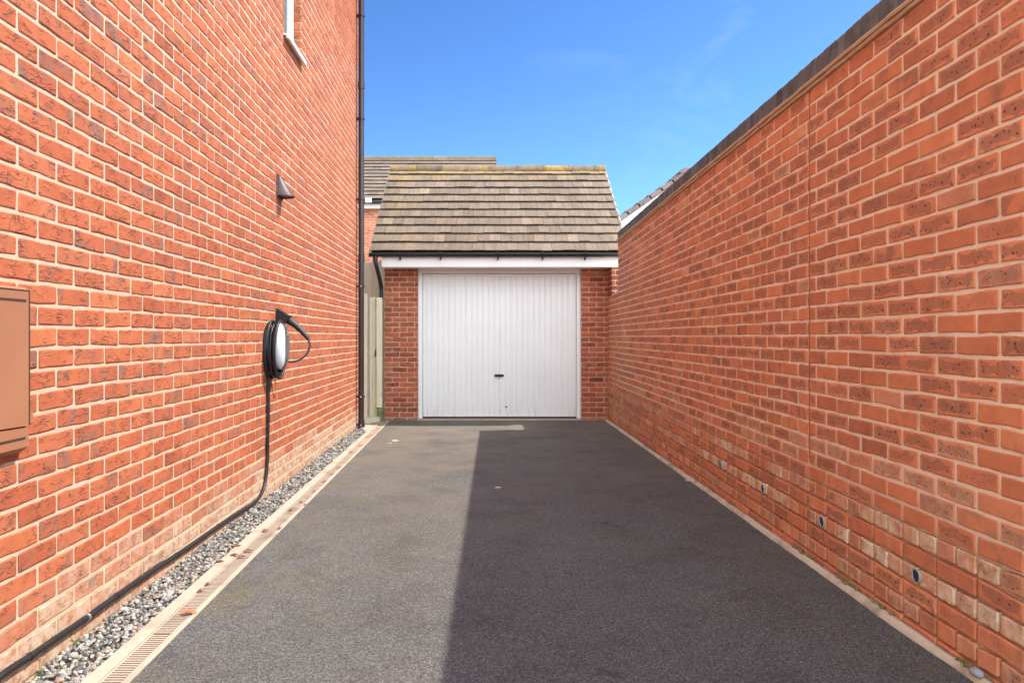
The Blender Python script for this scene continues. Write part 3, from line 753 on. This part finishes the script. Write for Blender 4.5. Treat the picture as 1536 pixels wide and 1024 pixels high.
brick_face(M, fG, DX1, GX1, -0.032, (0, 33), lambda r: (0.225, DX1 + (0.0 if r % 2 else 0.1125)), tg, proud=0.004, mj=0.0050)
fGs = frame_fn((GX0, 0), (0, 1), (-1, 0))
brick_face(M, fGs, GY, 14.5, -0.032, (0, 33), lambda r: (0.225, 0.0 if r % 2 else 0.1125), tg, proud=0.004, detail=0)
# short return pier added above the low wall to block stray sun
M.hexa([(1.768, 10.44, 1.865), (2.05, 10.44, 1.865), (2.05, 10.795, 1.865), (1.768, 10.795, 1.865), (1.768, 10.44, 2.258), (2.05, 10.44, 2.258), (2.05, 10.795, 2.258), (1.768, 10.795, 2.258)])
tp = lambda r, a: (R.uniform(0.0, 0.35), 0, R.random())
brick_face(M, frame_fn((0, 10.44), (1, 0), (0, -1)), 1.77, 2.05, -0.032, (25, 31), lambda r: (0.225, DX1 + (0.0 if r % 2 else 0.1125)), tp, proud=0.004, mj=0.0050, top=2.255)
brick_face(M, frame_fn((1.768, 0), (0, 1), (-1, 0)), 10.44, 10.795, -0.032, (25, 31), lambda r: (0.225, 10.44 + (0.0 if r % 2 else 0.1125)), tp, proud=0.004, mj=0.0050, top=2.255)
# gables
RY, RZ, EY, EZ = 12.63, 4.19, 10.42, 2.475
for x in (GX0 - 0.002, GX1 - 0.098):
    M.prism([(x, GY+0.1, 2.442), (x, 14.45, 2.442), (x, RY, RZ - 0.16)], (0.1, 0, 0))
M.build('wall', [M_mort_gar, M_garbrick], ga)
# frame, door
M = MB()
for x0, x1 in ((DX0+0.003, DX0+0.068), (DX1-0.068, DX1-0.003)): M.box(x0, x1, GY+0.045, GY+0.12, 0.02, 2.205, bev=0.006)
M.box(DX0+0.003, DX1-0.003, GY+0.04, GY+0.12, 2.2055, 2.30, bev=0.006)
fr = M.build('door_frame', M_white, ga)
M = MB(); n = 27; x0, x1 = DX0+0.075, DX1-0.075; pw = (x1-x0)/n; prof = []
for i in range(n):
    a = x0 + pw*i
    prof += [(a, 0.0), (a + pw*0.30, 0.0), (a + pw*0.36, 0.011), (a + pw*0.46, 0.011), (a + pw*0.52, 0.002), (a + pw*0.62, 0.002), (a+pw*0.66, 0.008), (a+pw*0.72, 0.008), (a+pw*0.76, 0.0)]
prof.append((x1, 0.0)); dy = GY + 0.070
rows = [[(x, dy + d, z) for x, d in prof] for z in (0.085, 0.6, 1.2, 1.8, 2.17)]
M.grid(rows, 0)
M.box(x0, x1, dy-0.004, dy+0.03, 0.045, 0.0845, bev=0.004); M.box(x0, x1, dy-0.002, dy+0.03, 2.1705, 2.198, bev=0.004)
M.box(x0, x1, dy+0.016, dy+0.03, 0.085, 2.17)
gd = M.build('garage_door', M_door, ga)
M = MB(); hxc, hz = 0.137, 0.667
M.box(hxc-0.072, hxc+0.072, dy-0.03, dy-0.010, hz-0.018, hz+0.018, bev=0.008); M.tube([(hxc, dy+0.002, hz), (hxc, dy-0.02, hz)], 0.022, 14)
M.build('handle', M_black, gd)
M = MB(); M.box(hxc-0.03, hxc+0.03, dy-0.006, dy+0.002, hz-0.11, hz-0.022, bev=0.004); lk = M.build('lock_plate', M_white, gd)
M = MB(); M.tube([(hxc, dy-0.0055, hz-0.052), (hxc, dy-0.011, hz-0.052)], 0.010, 12); M.build('keyhole', M_brownp, lk)
M = MB(); M.tube([(0.245, dy+0.004, 0.193), (0.245, dy-0.006, 0.193)], 0.014, 12); M.build('stud', M_boxdark, gd)
M = MB(); M.box(DX0+0.069, DX1-0.069, GY+0.06, GY+0.13, 0.021, 0.044); M.build('door_gap_shade', M_under, ga)  # dark strip painted in for the shaded gap under the door
M = MB(); M.box(DX0+0.002, DX1-0.002, GY-0.03, GY+0.20, -0.1, 0.020); M.build('threshold', concrete_mat('pink_concrete', (0.40, 0.29, 0.24), (0.48, 0.36, 0.30)), ga)
# fascia and soffit
M = MB(); M.box(-1.575, 1.95, 10.46, 10.482, 2.262, 2.445, bev=0.003); M.build('fascia', M_fascia, ga)
M = MB(); M.box(-1.575, 1.89, 10.483, GY-0.012, 2.266, 2.278); M.box(DX0-0.02, DX1+0.02, GY+0.001, GY+0.21, 2.302, 2.44); M.build('soffit', M_fascia, ga)
# gutter
M = MB(); gx0, gx1 = -1.745, 1.985; gyc, gzc, gr = 10.405, 2.455, 0.052
arc = [(math.cos(a), math.sin(a)) for a in [math.pi + math.pi*k/12 for k in range(13)]]
rows = []
for x in (gx0, gx0 + 0.5, 0, gx1):
    rows.append([(x, gyc + gr*c, gzc + gr*s) for c, s in arc] + [(x, gyc + (gr-0.006)*c, gzc + (gr-0.006)*s) for c, s in arc[::-1]])
M.grid(rows, 0, smooth=True, closed=True)
for x in (gx0, gx1 - 0.004): M.prism([(x, gyc + gr*c, gzc + gr*s) for c, s in arc], (0.004, 0, 0))
gut = M.build('gutter', M_black, ga)
for px_ in (600, 661, 747, 814, 878):
    x = (px_-735)*10.4/1080; M = MB()
    rr = [[(x + dx, gyc + (gr+0.006)*c, gzc + (gr+0.006)*s) for c, s in arc] for dx in (-0.011, 0.011)]
    M.grid(rr, 0); M.box(x-0.014, x+0.014, gyc-gr-0.012, gyc-gr-0.002, gzc-0.012, gzc+0.012, bev=0.003)
    M.box(x-0.011, x+0.011, gyc-0.008, 10.459, gzc-gr-0.04, gzc-gr-0.0065, bev=0.004)
    M.build('bracket', M_black, gut)
M = MB(); M.prism([(gx0-0.006, gyc + (gr+0.003)*c, gzc + (gr+0.003)*s) for c, s in arc], (0.005, 0, 0))
M.build('end_cap', plain('end_cap_grey', (0.45, 0.45, 0.46), 0.35), gut)
M = MB()
M.tube(spline([(-1.66, 10.405, 2.41), (-1.655, 10.41, 2.33), (-1.64, 10.45, 2.24), (-1.625, 10.60, 2.10), (-1.622, 10.72, 1.98), (-1.622, 10.745, 1.85), (-1.622, 10.745, 0.1)], 6), 0.030, 14)
M.tube([(-1.66, 10.405, 2.41), (-1.657, 10.407, 2.33)], 0.036, 14)
M.build('downpipe', M_black, ga)

def roof(M, x0, x1, ey, ez, ry, rz, rows, tw, lip=0.044, lich=None, sgn=1, jit=1.0):
    """courses of flat tiles from the eave line up to the ridge line; M material 0 = tile"""
    s = V((0, ry-ey, rz-ez)); Ls = s.length; s.normalize(); nrm = V((0, -s.z, s.y)) if s.y > 0 else V((0, s.z, -s.y))
    g = Ls/rows; E = V((0, ey, ez))
    for r in range(rows):
        x = x0 - (tw*0.5 if r % 2 else 0)
        while x < x1 - 0.01:
            a = max(x, x0); b = min(x + tw, x1); x += tw
            if b - a < 0.02: continue
            ds = R.gauss(0, 0.003)*jit; dh = R.gauss(0, 0.0022)*jit; gap = 0.0016
            li = lich(r, (a+b)/2) if lich else 0.0
            t = (min(1, max(0, R.gauss(0.5, 0.10))), li, R.random())
            s0 = r*g - 0.012 + ds; s1 = (r+1)*g + 0.03
            if r == rows-1: s1 = Ls
            def P(xx, ss, hh): q = E + s*ss + nrm*hh; return (xx, q.y, q.z)
            h0 = lip + dh; h1 = 0.004
            A = [P(a+gap, s0, h0), P(b-gap, s0, h0 + R.gauss(0, 0.0012)*jit), P(b-gap, s1, h1+0.004), P(a+gap, s1, h1+0.004)]
            B = [P(a+gap, s0, h0-0.010), P(b-gap, s0, h0-0.010), P(b-gap, s1, -0.012), P(a+gap, s1, -0.012)]
            M.face(A if s.y > 0 else A[::-1], 0, t)
            for i in range(4):
                j = (i+1) % 4; M.face([B[i], B[j], A[j], A[i]], 0, t)
def lichg(r, x):
    top = 1.0 if r >= 10 else (0.45 if r >= 9 else 0.05)
    return top*R.uniform(0.3, 1.0)*(1.0 if x < -0.6 or R.random() < 0.35 else 0.35) + (0.18 if x < -1.0 and R.random() < 0.3 else 0)
VX0, VX1 = -1.742, 2.01
M = MB()
roof(M, VX0, VX1, EY, EZ, RY, RZ, 11, 0.165, lich=lichg)
roof(M, VX0, VX1, 2*RY-EY, EZ, RY, RZ, 11, 0.33)
for sg in (1, -1):
    e = RY - sg*(RY-EY)
    M.prism([(VX0+0.02, e, EZ-0.014), (VX0+0.02, RY, RZ-0.014), (VX0+0.02, RY, RZ-0.05), (VX0+0.02, e+sg*0.03, EZ-0.03)][::sg], (VX1-VX0-0.04, 0, 0), 1)
rf = M.build('roof', [M_tile, M_under], ga)
# ridge tiles
rx = VX0; k = 0
while rx < VX1 - 0.05:
    M = MB(); x1 = min(rx + 0.452, VX1 + 0.005); li = 0.95 if k in (0, 3, 6, 8) else R.uniform(0.1, 0.5); t = (R.uniform(0.2, 0.55), li, R.random()); rows = []
    rj = R.uniform(-0.004, 0.006)
    for x, gr_ in ((rx+0.003, 0.0), (rx+0.04, 0.002), (x1-0.05, 0.002), (x1-0.045, 0.012), (x1-0.003, 0.012)):
        rows.append([(x, RY + (0.125+gr_)*math.cos(a), RZ - 0.055 + rj + (0.125+gr_)*math.sin(a)*0.88) for a in [math.pi*(1.0 - q/12) for q in range(13)]])
    M.grid(rows, 0, t, smooth=False); M.face(rows[0][::-1], 0, t); M.face(rows[-1], 0, t)
    M.build('ridge_tile', M_tile, rf); rx += 0.452; k += 1
# verges
for x in (VX0 - 0.012, VX1 - 0.003):
    M = MB()
    for sg in (1, -1):
        e = RY - sg*(RY-EY)
        M.prism([(x, e, EZ-0.035), (x, e, EZ+0.006), (x, RY - sg*0.005, RZ+0.0), (x, RY - sg*0.005, RZ-0.05)], (0.016, 0, 0))
    M.build('verge', mortar_mat('verge_mortar', (0.55, 0.47, 0.38), (0.66, 0.58, 0.48)), rf)

# ------------------------------------------------------------------ SIDE GATE AND FENCE
sg = thing('side_gate', 'pale timber side gate with green stained base between house and garage', 'gate', (-1.75, 10.55, 0))
M = MB(); M.box(-1.842, -1.775, 10.36, 10.45, -0.05, 1.87, 0, (0.0, 0.15, 0.3), bev=0.006); M.build('post', M_timber, sg)
for (x0, x1, g_) in ((-1.773, -1.732, 0.5), (-1.730, -1.684, 0.75)):
    M = MB(); M.box(x0, x1, 10.60, 10.622, 0.06, 1.83, 0, (0.6, g_*0.15, R.random()), bev=0.002); M.build('board', M_timber, sg)
M = MB(); M.box(-1.683, -1.664, 10.575, 10.60, 0.03, 1.83, 0, (0.3, 1.0, 0.6), bev=0.002); M.build('edge_batten', M_timber, sg)
M = MB(); M.box(-1.663, -1.585, 10.55, 10.575, 0.215, 1.825, 0, (0.05, 0.12, 0.77), bev=0.002); M.build('board', M_timber, sg)
M = MB(); M.box(-1.660, -1.588, 10.565, 10.64, -0.02, 0.213, 0, (0.4, 1.0, 0.2), bev=0.004); M.build('base_block', plain('algae_timber', (0.17, 0.19, 0.06), 0.9, 0.3, 14), sg)
M = MB(); M.box(-1.690, -1.668, 10.56, 10.574, 0.96, 1.06, bev=0.003); M.tube([(-1.679, 10.557, 0.97), (-1.679, 10.557, 1.05)], 0.006, 8)
M.build('latch', plain('rusty_latch', (0.12, 0.09, 0.07), 0.6, 0.3, 40, metal=0.5), sg)
M = MB(); M.box(-1.86, -1.59, 10.648, 10.68, -0.02, 1.80, 0, (0.9, 0.4, 0.4)); M.build('rail_backing', M_timber, sg)
M = MB(); M.prism([(-1.80, 10.16, 0.02), (-1.605, 10.42, 0.02), (-1.605, 10.548, 0.02), (-1.80, 10.548, 0.02)], (0, 0, 0.06), 0, (0.3, 0.1, 0.4))
tag(M.build('timber_plank', M_timber), 'short weathered plank lying on the ground before the side gate', 'plank')
tf = thing('timber_fence', 'tall pale board fence seen behind the side gate', 'fence', (-2.6, 12.0, 0))
x = -4.2
while x < -1.66:
    M = MB(); M.box(x, x+0.098, 12.0 + R.uniform(-0.004, 0.004), 12.02, 0.0, 2.50 + R.uniform(-0.012, 0.012), 0, (R.random()*0.5, 0.05, R.random()), bev=0.003); M.build('board', M_timber, tf); x += 0.102
for z in (0.4, 2.0):
    M = MB(); M.box(-4.2, -1.66, 12.024, 12.06, z, z+0.1); M.build('rail', M_timber, tf)

# ------------------------------------------------------------------ HOUSES BEYOND
bh = thing('tiled_house', 'red brick house with long tiled roof behind the garage, left', 'house', (-4, 22.8, 0))
BX0, BX1, BY, BEZ, BRY, BRZ = -9.0, 0.21, 20.3, 5.06, 22.8, 6.9
M = MB(); M.box(BX0+0.2, BX1-0.12, BY, 25.3, -0.1, 4.86)
fB = frame_fn((0, BY), (1, 0), (0, -1))
brick_face(M, fB, BX0+0.2, BX1-0.12, 0.0, (20, 65), lambda r: (0.225, 0.0 if r % 2 else 0.1125), lambda r, a: (tone(), 0, R.random()), proud=0.004, detail=0, top=4.85)
M.prism([(BX1-0.22, BY+0.05, 4.862), (BX1-0.22, 25.25, 4.862), (BX1-0.22, BRY, BRZ-0.2)], (0.1, 0, 0))
M.build('wall', [M_mort_house, M_farbrick], bh)
M = MB(); roof(M, BX0, BX1, 20.0, BEZ, BRY, BRZ, 12, 0.3, lip=0.046); roof(M, BX0, BX1, 25.6, BEZ, BRY, BRZ, 12, 0.3, lip=0.046)
for s_ in (1, -1):
    e = BRY - s_*2.8
    M.prism([(BX0+0.02, e, BEZ-0.014), (BX0+0.02, BRY, BRZ-0.014), (BX0+0.02, BRY, BRZ-0.06), (BX0+0.02, e, BEZ-0.05)], (BX1-BX0-0.04, 0, 0), 1)
r2 = M.build('roof', [M_tile2, M_under], bh)
rx = BX0
while rx < BX1 - 0.05:
    M = MB(); x1 = min(rx+0.45, BX1); t = (R.uniform(0.2, 0.6), 0.25, R.random())
    M.grid([[(x, BRY + 0.13*math.cos(a), BRZ - 0.05 + 0.11*math.sin(a)) for a in [math.pi*(1-q/8) for q in range(9)]] for x in (rx+0.004, x1-0.004)], 0, t)
    M.build('ridge_tile', M_tile2, r2); rx += 0.45
M = MB(); M.box(BX0+0.1, BX1-0.05, 20.10, 20.13, 4.83, 5.00, bev=0.004); M.box(BX0+0.1, BX1-0.1, 20.131, 20.297, 4.84, 4.855); M.build('fascia', plain('weathered_fascia', (0.52, 0.46, 0.43), 0.5), bh)
M = MB(); M.tube([(BX0+0.1, 20.04, 5.01), (BX1, 20.04, 5.01)], 0.055, 12); M.build('gutter', M_black, bh)
M = MB(); M.box(-3.46, -3.28, 19.955, 19.982, 4.97, 5.09, bev=0.006); M.build('gutter_joint', M_white, bh)

nh = thing('neighbour_garage', 'grey tiled gable end with white bargeboard peeking over the garden wall', 'garage', (4.0, 17, 0))
NY = 15.0; ax, az = 4.07, 4.59; lx, lz = 2.42, 3.44; hx2 = 2*ax - lx
M = MB(); M.prism([(lx+0.15, NY+0.1, -0.1), (hx2-0.15, NY+0.1, -0.1), (hx2-0.15, NY+0.1, lz-0.05), (ax, NY+0.1, az-0.16), (lx+0.15, NY+0.1, lz-0.05)], (0, 5, 0)); M.build('wall', M_farbrick, nh)
M = MB()
for sx in (-1, 1):
    ex = ax + sx*(ax-lx); s = V((ax-ex, 0, az-lz)); Ls = s.length; s.normalize(); n_ = V((-s.z, 0, s.x)) if s.x > 0 else V((s.z, 0, -s.x))
    nr = 7; g = Ls/nr
    for r in range(nr):
        y = NY - 0.05
        while y < NY + 5.1:
            t = (R.random()*0.7 + 0.15, 0, R.random()); y1 = y + 0.33
            E = V((ex, 0, lz))
            def P(ss, hh, yy): q = E + s*ss + n_*hh; return (q.x, yy, q.z)
            A = [P(r*g-0.012, 0.125, y), P((r+1)*g+0.02, 0.09, y), P((r+1)*g+0.02, 0.09, y1-0.003), P(r*g-0.012, 0.125, y1-0.003)]
            B = [P(r*g-0.012, 0.02, y), P((r+1)*g+0.02, 0.0, y), P((r+1)*g+0.02, 0.0, y1-0.003), P(r*g-0.012, 0.02, y1-0.003)]
            M.face(A, 0, t)
            for i in range(4): j = (i+1) % 4; M.face([B[i], B[j], A[j], A[i]], 0, t)
            y = y1
nr_ = M.build('roof', [M_tile3], nh)
y = NY - 0.06
while y < NY + 5:
    M = MB(); t = (R.uniform(0.3, 0.6), 0, R.random())
    M.grid([[(ax + 0.13*math.cos(a), yy, az + 0.06 + 0.11*math.sin(a)) for a in [math.pi*(1-q/8) for q in range(9)]] for yy in (y, y+0.44)], 0, t)
    M.face([(ax + 0.13*math.cos(a), y, az + 0.06 + 0.11*math.sin(a)) for a in [math.pi*(1-q/8) for q in range(9)]], 0, t)
    M.build('ridge_tile', M_tile3, nr_); y += 0.45
M = MB()
for sx in (-1, 1):
    ex = ax + sx*(ax-lx)
    M.prism([(ex, NY-0.03, lz+0.005), (ax, NY-0.03, az+0.005), (ax, NY-0.03, az-0.19), (ex, NY-0.03, lz-0.19)], (0, 0.025, 0))
M.build('bargeboard', plain('weathered_bargeboard', (0.50, 0.47, 0.45), 0.5), nh)

# ------------------------------------------------------------------ LEAVES, WEEDS, CHIPS
def leaf(name, x, y, z, L, mat, label, cat, group):
    M = MB(); a = R.uniform(0, 6.28); cu = R.uniform(0.1, 0.5); rows = []
    for i in range(6):
        t = i/5; w = L*0.28*math.sin(math.pi*min(1, t*0.93 + 0.05)); row = []
        for k in (-1, -0.5, 0, 0.5, 1):
            lx_ = (t-0.5)*L; ly = k*w; lz_ = abs(k)*w*cu + L*0.10*math.sin(t*3.1) + R.uniform(0, L*0.02)
            row.append((x + lx_*math.cos(a) - ly*math.sin(a), y + lx_*math.sin(a) + ly*math.cos(a), z + lz_ + 0.002))
        rows.append(row)
    M.grid(rows, 0, smooth=True); b = [[(p[0], p[1], p[2]-0.0012) for p in r] for r in rows]; M.grid([r[::-1] for r in b], 0, smooth=True)
    return tag(M.build(name, mat), label, cat, group)
LG = 'dry leaves scattered on the drain and gravel'
def onland(px_, py_, up=0.006):
    k = (py_-505)/1080.0; Z = (1.25 - up - 0.0116*10.8)/(k - 0.0116); return ((px_-735)*Z/1080.0, Z)
for (px_, py_, L) in ((352, 832, 0.05), (362, 835, 0.04), (372, 826, 0.05), (357, 818, 0.04), (398, 795, 0.045), (420, 792, 0.04), (436, 764, 0.045), (452, 752, 0.04), (458, 756, 0.035), (486, 722, 0.05), (497, 711, 0.04), (509, 700, 0.05), (526, 678, 0.05), (540, 668, 0.06), (556, 653, 0.06), (551, 655, 0.05), (567, 643, 0.06), (330, 842, 0.04), (312, 875, 0.035), (301, 885, 0.035), (472, 736, 0.04)):
    x, y = onland(px_, py_, 0.012)
    leaf('leaf', x, y, gz(y) + 0.009, L, M_leaf, 'small dry brown leaf lying on the drain channel', 'leaf', LG)
x, y = onland(283, 919, 0.012)
leaf('leaf', x, y, gz(y) + 0.009, 0.068, plain('orange_leaf', (0.52, 0.16, 0.06), 0.6, 0.3, 30), 'large curled orange leaf lying across the near drain slots', 'leaf', LG)
def weed(px_, py_, hgt, label, n=7, off=0.012):
    x, y, z = onwall(px_, py_, off); z0 = min(z, gl(y, 0.1) + 0.0) if off < 0.1 else z; M = MB()
    for i in range(n):
        a = R.uniform(0, 6.28); L = hgt*R.uniform(0.6, 1.1); w = 0.006; rows = []
        for k in range(5):
            t = k/4; r_ = L*0.45*t*t; ww = w*(1-t*0.85)
            px2, py2, pz2 = x + 0.012 + abs(r_*math.cos(a))*0.8, y + r_*math.sin(a), z0 - 0.01 + L*t*(1-0.25*t)
            rows.append([(px2, py2 - ww, pz2), (px2 + 0.002, py2, pz2 + 0.003), (px2, py2 + ww, pz2)])
        M.grid(rows, 0, smooth=True); M.grid([[(a_ - 0.001, b_, c_ - 0.001) for a_, b_, c_ in r[::-1]] for r in rows], 0, smooth=True)
    tag(M.build('weed', M_weed), label, 'weed', 'weeds at the foot of the house wall')
weed(108, 952, 0.075, 'upright green weed growing from the wall foot, nearest tall one')
weed(50, 1018, 0.06, 'low green weed at the bottom left corner beside the gravel', 10)
weed(262, 828, 0.045, 'tiny green weed above the black cable on the house wall')
weed(453, 706, 0.10, 'pale green weed at the wall foot beyond the charger cable', 9)
weed(512, 660, 0.10, 'yellow green weed at the wall foot near the drainpipe', 9)
def chip(x, y, sx, sy, h_, label, cat, mat, rz=0.0):
    M = MB(); c, s = math.cos(rz), math.sin(rz); P = []
    for k in range(9):
        a = 2*math.pi*k/9; r_ = R.uniform(0.75, 1.05); P.append((sx*r_*math.cos(a), sy*r_*math.sin(a)))
    Pw = [(x + c*p - s*q, y + s*p + c*q) for p, q in P]; z = gz(y) + 0.001
    M.grid([[(p, q, z-0.004) for p, q in Pw], [(p, q, z+h_*0.7) for p, q in Pw], [(x+(p-x)*0.8, y+(q-y)*0.8, z+h_) for p, q in Pw]], closed=True)
    M.face([(x+(p-x)*0.8, y+(q-y)*0.8, z+h_) for p, q in Pw])
    tag(M.build(cat.replace(' ', '_'), mat), label, cat)
x, y = onland(592, 660); chip(x, y, 0.05, 0.06, 0.004, 'pale flat mortar crumb on the sunlit tarmac near the garage', 'mortar crumb', M_chip)
x, y = onland(585, 664); chip(x, y, 0.02, 0.025, 0.004, 'small pale mortar crumb beside the larger one on sunlit tarmac', 'mortar crumb', M_chip)
x, y = onland(747, 730); chip(x, y, 0.030, 0.022, 0.006, 'single pale stone chip lying in the shaded middle of the drive', 'stone chip', M_chip)
x, y = onland(1036, 720); chip(x, y, 0.05, 0.012, 0.008, 'thin pale twig lying beside the shaded wall kerb', 'twig', M_chip, -0.3)
M = MB(); yy = 2.40; vs, fs = ICO[2]
for v in vs:
    k = 1 + 0.18*noise.noise(v*1.1); M.v.append((rw(yy)-0.034 + v.x*0.021*k, yy + v.y*0.027*k, gz(yy)+0.036 + v.z*0.015*k))
for f in fs: M.f.append(f); M.m.append(0); M.t.append((0.5, 0, 0.5)); M.s.append(True)
tag(M.build('pebble', plain('blue_pebble', (0.30, 0.31, 0.33), 0.6)), 'smooth grey pebble resting on the kerb against the shaded wall', 'pebble')
# moss cushions on the kerb
M = MB()
for yc, n_ in ((2.46, 26), (3.0, 10), (3.35, 26), (3.8, 12), (5.0, 12), (7.5, 10)):
    for _ in range(n_):
        yy = yc + R.gauss(0, 0.05); x = rw(yy) - 0.012 - abs(R.gauss(0, 0.008)); stone(M, x, yy, gz(yy) + 0.030, R.uniform(0.006, 0.012), 1)
tag(M.build('moss', M_moss), 'green moss in the crack between kerb and shaded wall', 'moss', kind='stuff')

# ------------------------------------------------------------------ LIGHT, SKY, CAMERA
T = V((1.0, 0.18, 1.416)).normalized()           # towards the sun
elev = math.asin(T.z); az_ = math.atan2(T.x, T.y)
sun = bpy.data.lights.new('sun', 'SUN'); sun.energy = 3.55; sun.angle = math.radians(0.55); sun.color = (1.0, 0.90, 0.79)
so = bpy.data.objects.new('sun', sun); COL.objects.link(so)
so.rotation_euler = T.to_track_quat('Z', 'Y').to_euler(); so.location = (6, 2, 9)
w = bpy.data.worlds.new('World'); sc.world = w; w.use_nodes = True; nt = w.node_tree
sky = nt.nodes.new('ShaderNodeTexSky'); sky.sky_type = 'NISHITA'; sky.sun_disc = False
sky.sun_elevation = elev; sky.sun_rotation = az_
sky.air_density = 1.0; sky.dust_density = 0.3; sky.ozone_density = 2.0; sky.altitude = 100
bg = nt.nodes['Background']; bg.inputs['Strength'].default_value = 0.12
def wn(t, ins, **pr):
    nd = nt.nodes.new(t)
    for k, v in pr.items(): setattr(nd, k, v)
    for k, v in ins.items():
        if isinstance(v, bpy.types.NodeSocket): nt.links.new(v, nd.inputs[k])
        else: nd.inputs[k].default_value = v
    return nd
# deeper blue sky
SN = 4.6
g1 = wn('ShaderNodeVectorMath', {0: sky.outputs[0], 1: (1/SN,)*3}, operation='MULTIPLY').outputs[0]
g2 = wn('ShaderNodeGamma', {0: g1, 1: 1.45}).outputs[0]
g3 = wn('ShaderNodeVectorMath', {0: g2, 1: (SN*0.60, SN*0.77, SN*0.91)}, operation='MULTIPLY').outputs[0]
# unseen bright cloud added behind the camera as fill for the shaded faces
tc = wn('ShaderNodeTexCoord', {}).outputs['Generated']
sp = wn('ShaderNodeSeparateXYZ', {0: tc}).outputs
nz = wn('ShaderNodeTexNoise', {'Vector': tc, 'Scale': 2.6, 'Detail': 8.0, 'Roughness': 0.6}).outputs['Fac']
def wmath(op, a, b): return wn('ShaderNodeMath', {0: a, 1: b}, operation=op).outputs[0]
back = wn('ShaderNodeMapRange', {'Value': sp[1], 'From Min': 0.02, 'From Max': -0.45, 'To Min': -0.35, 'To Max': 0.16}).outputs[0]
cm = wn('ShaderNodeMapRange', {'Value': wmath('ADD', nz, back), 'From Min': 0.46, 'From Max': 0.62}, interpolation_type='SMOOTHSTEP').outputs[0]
wisp = wn('ShaderNodeTexNoise', {'Vector': wn('ShaderNodeVectorMath', {0: tc, 1: (2.0, 1.0, 5.0)}, operation='MULTIPLY').outputs[0], 'Scale': 2.2, 'Detail': 7.0, 'Roughness': 0.65, 'Distortion': 0.6}).outputs['Fac']
wm = wmath('MULTIPLY', wn('ShaderNodeMapRange', {'Value': wisp, 'From Min': 0.52, 'From Max': 0.78, 'To Max': 0.22}).outputs[0], wn('ShaderNodeMapRange', {'Value': sp[0], 'From Min': -0.05, 'From Max': 0.4}).outputs[0])
mx1 = wn('ShaderNodeMix', {0: wm}, data_type='RGBA'); nt.links.new(g3, mx1.inputs[6]); mx1.inputs[7].default_value = (4.2, 4.4, 4.7, 1)
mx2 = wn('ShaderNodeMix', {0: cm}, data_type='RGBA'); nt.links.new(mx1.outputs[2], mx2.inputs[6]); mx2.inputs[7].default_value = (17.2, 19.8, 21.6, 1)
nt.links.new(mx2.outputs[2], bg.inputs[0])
cam = bpy.data.cameras.new('camera'); cam.lens = 36.0*1080/1536; cam.sensor_width = 36
cam.shift_x = (768-735)/1536; cam.shift_y = (505-512)/1536; cam.clip_end = 1000; cam.clip_start = 0.05
co = bpy.data.objects.new('camera', cam); COL.objects.link(co); co.location = (0, 0, 1.25); co.rotation_euler = (math.pi/2, 0, 0)
sc.camera = co
sc.view_settings.view_transform = 'Standard'; sc.view_settings.look = 'None'; sc.view_settings.exposure = 1.05; sc.view_settings.gamma = 1
sc.cycles.max_bounces = 10; sc.cycles.diffuse_bounces = 6
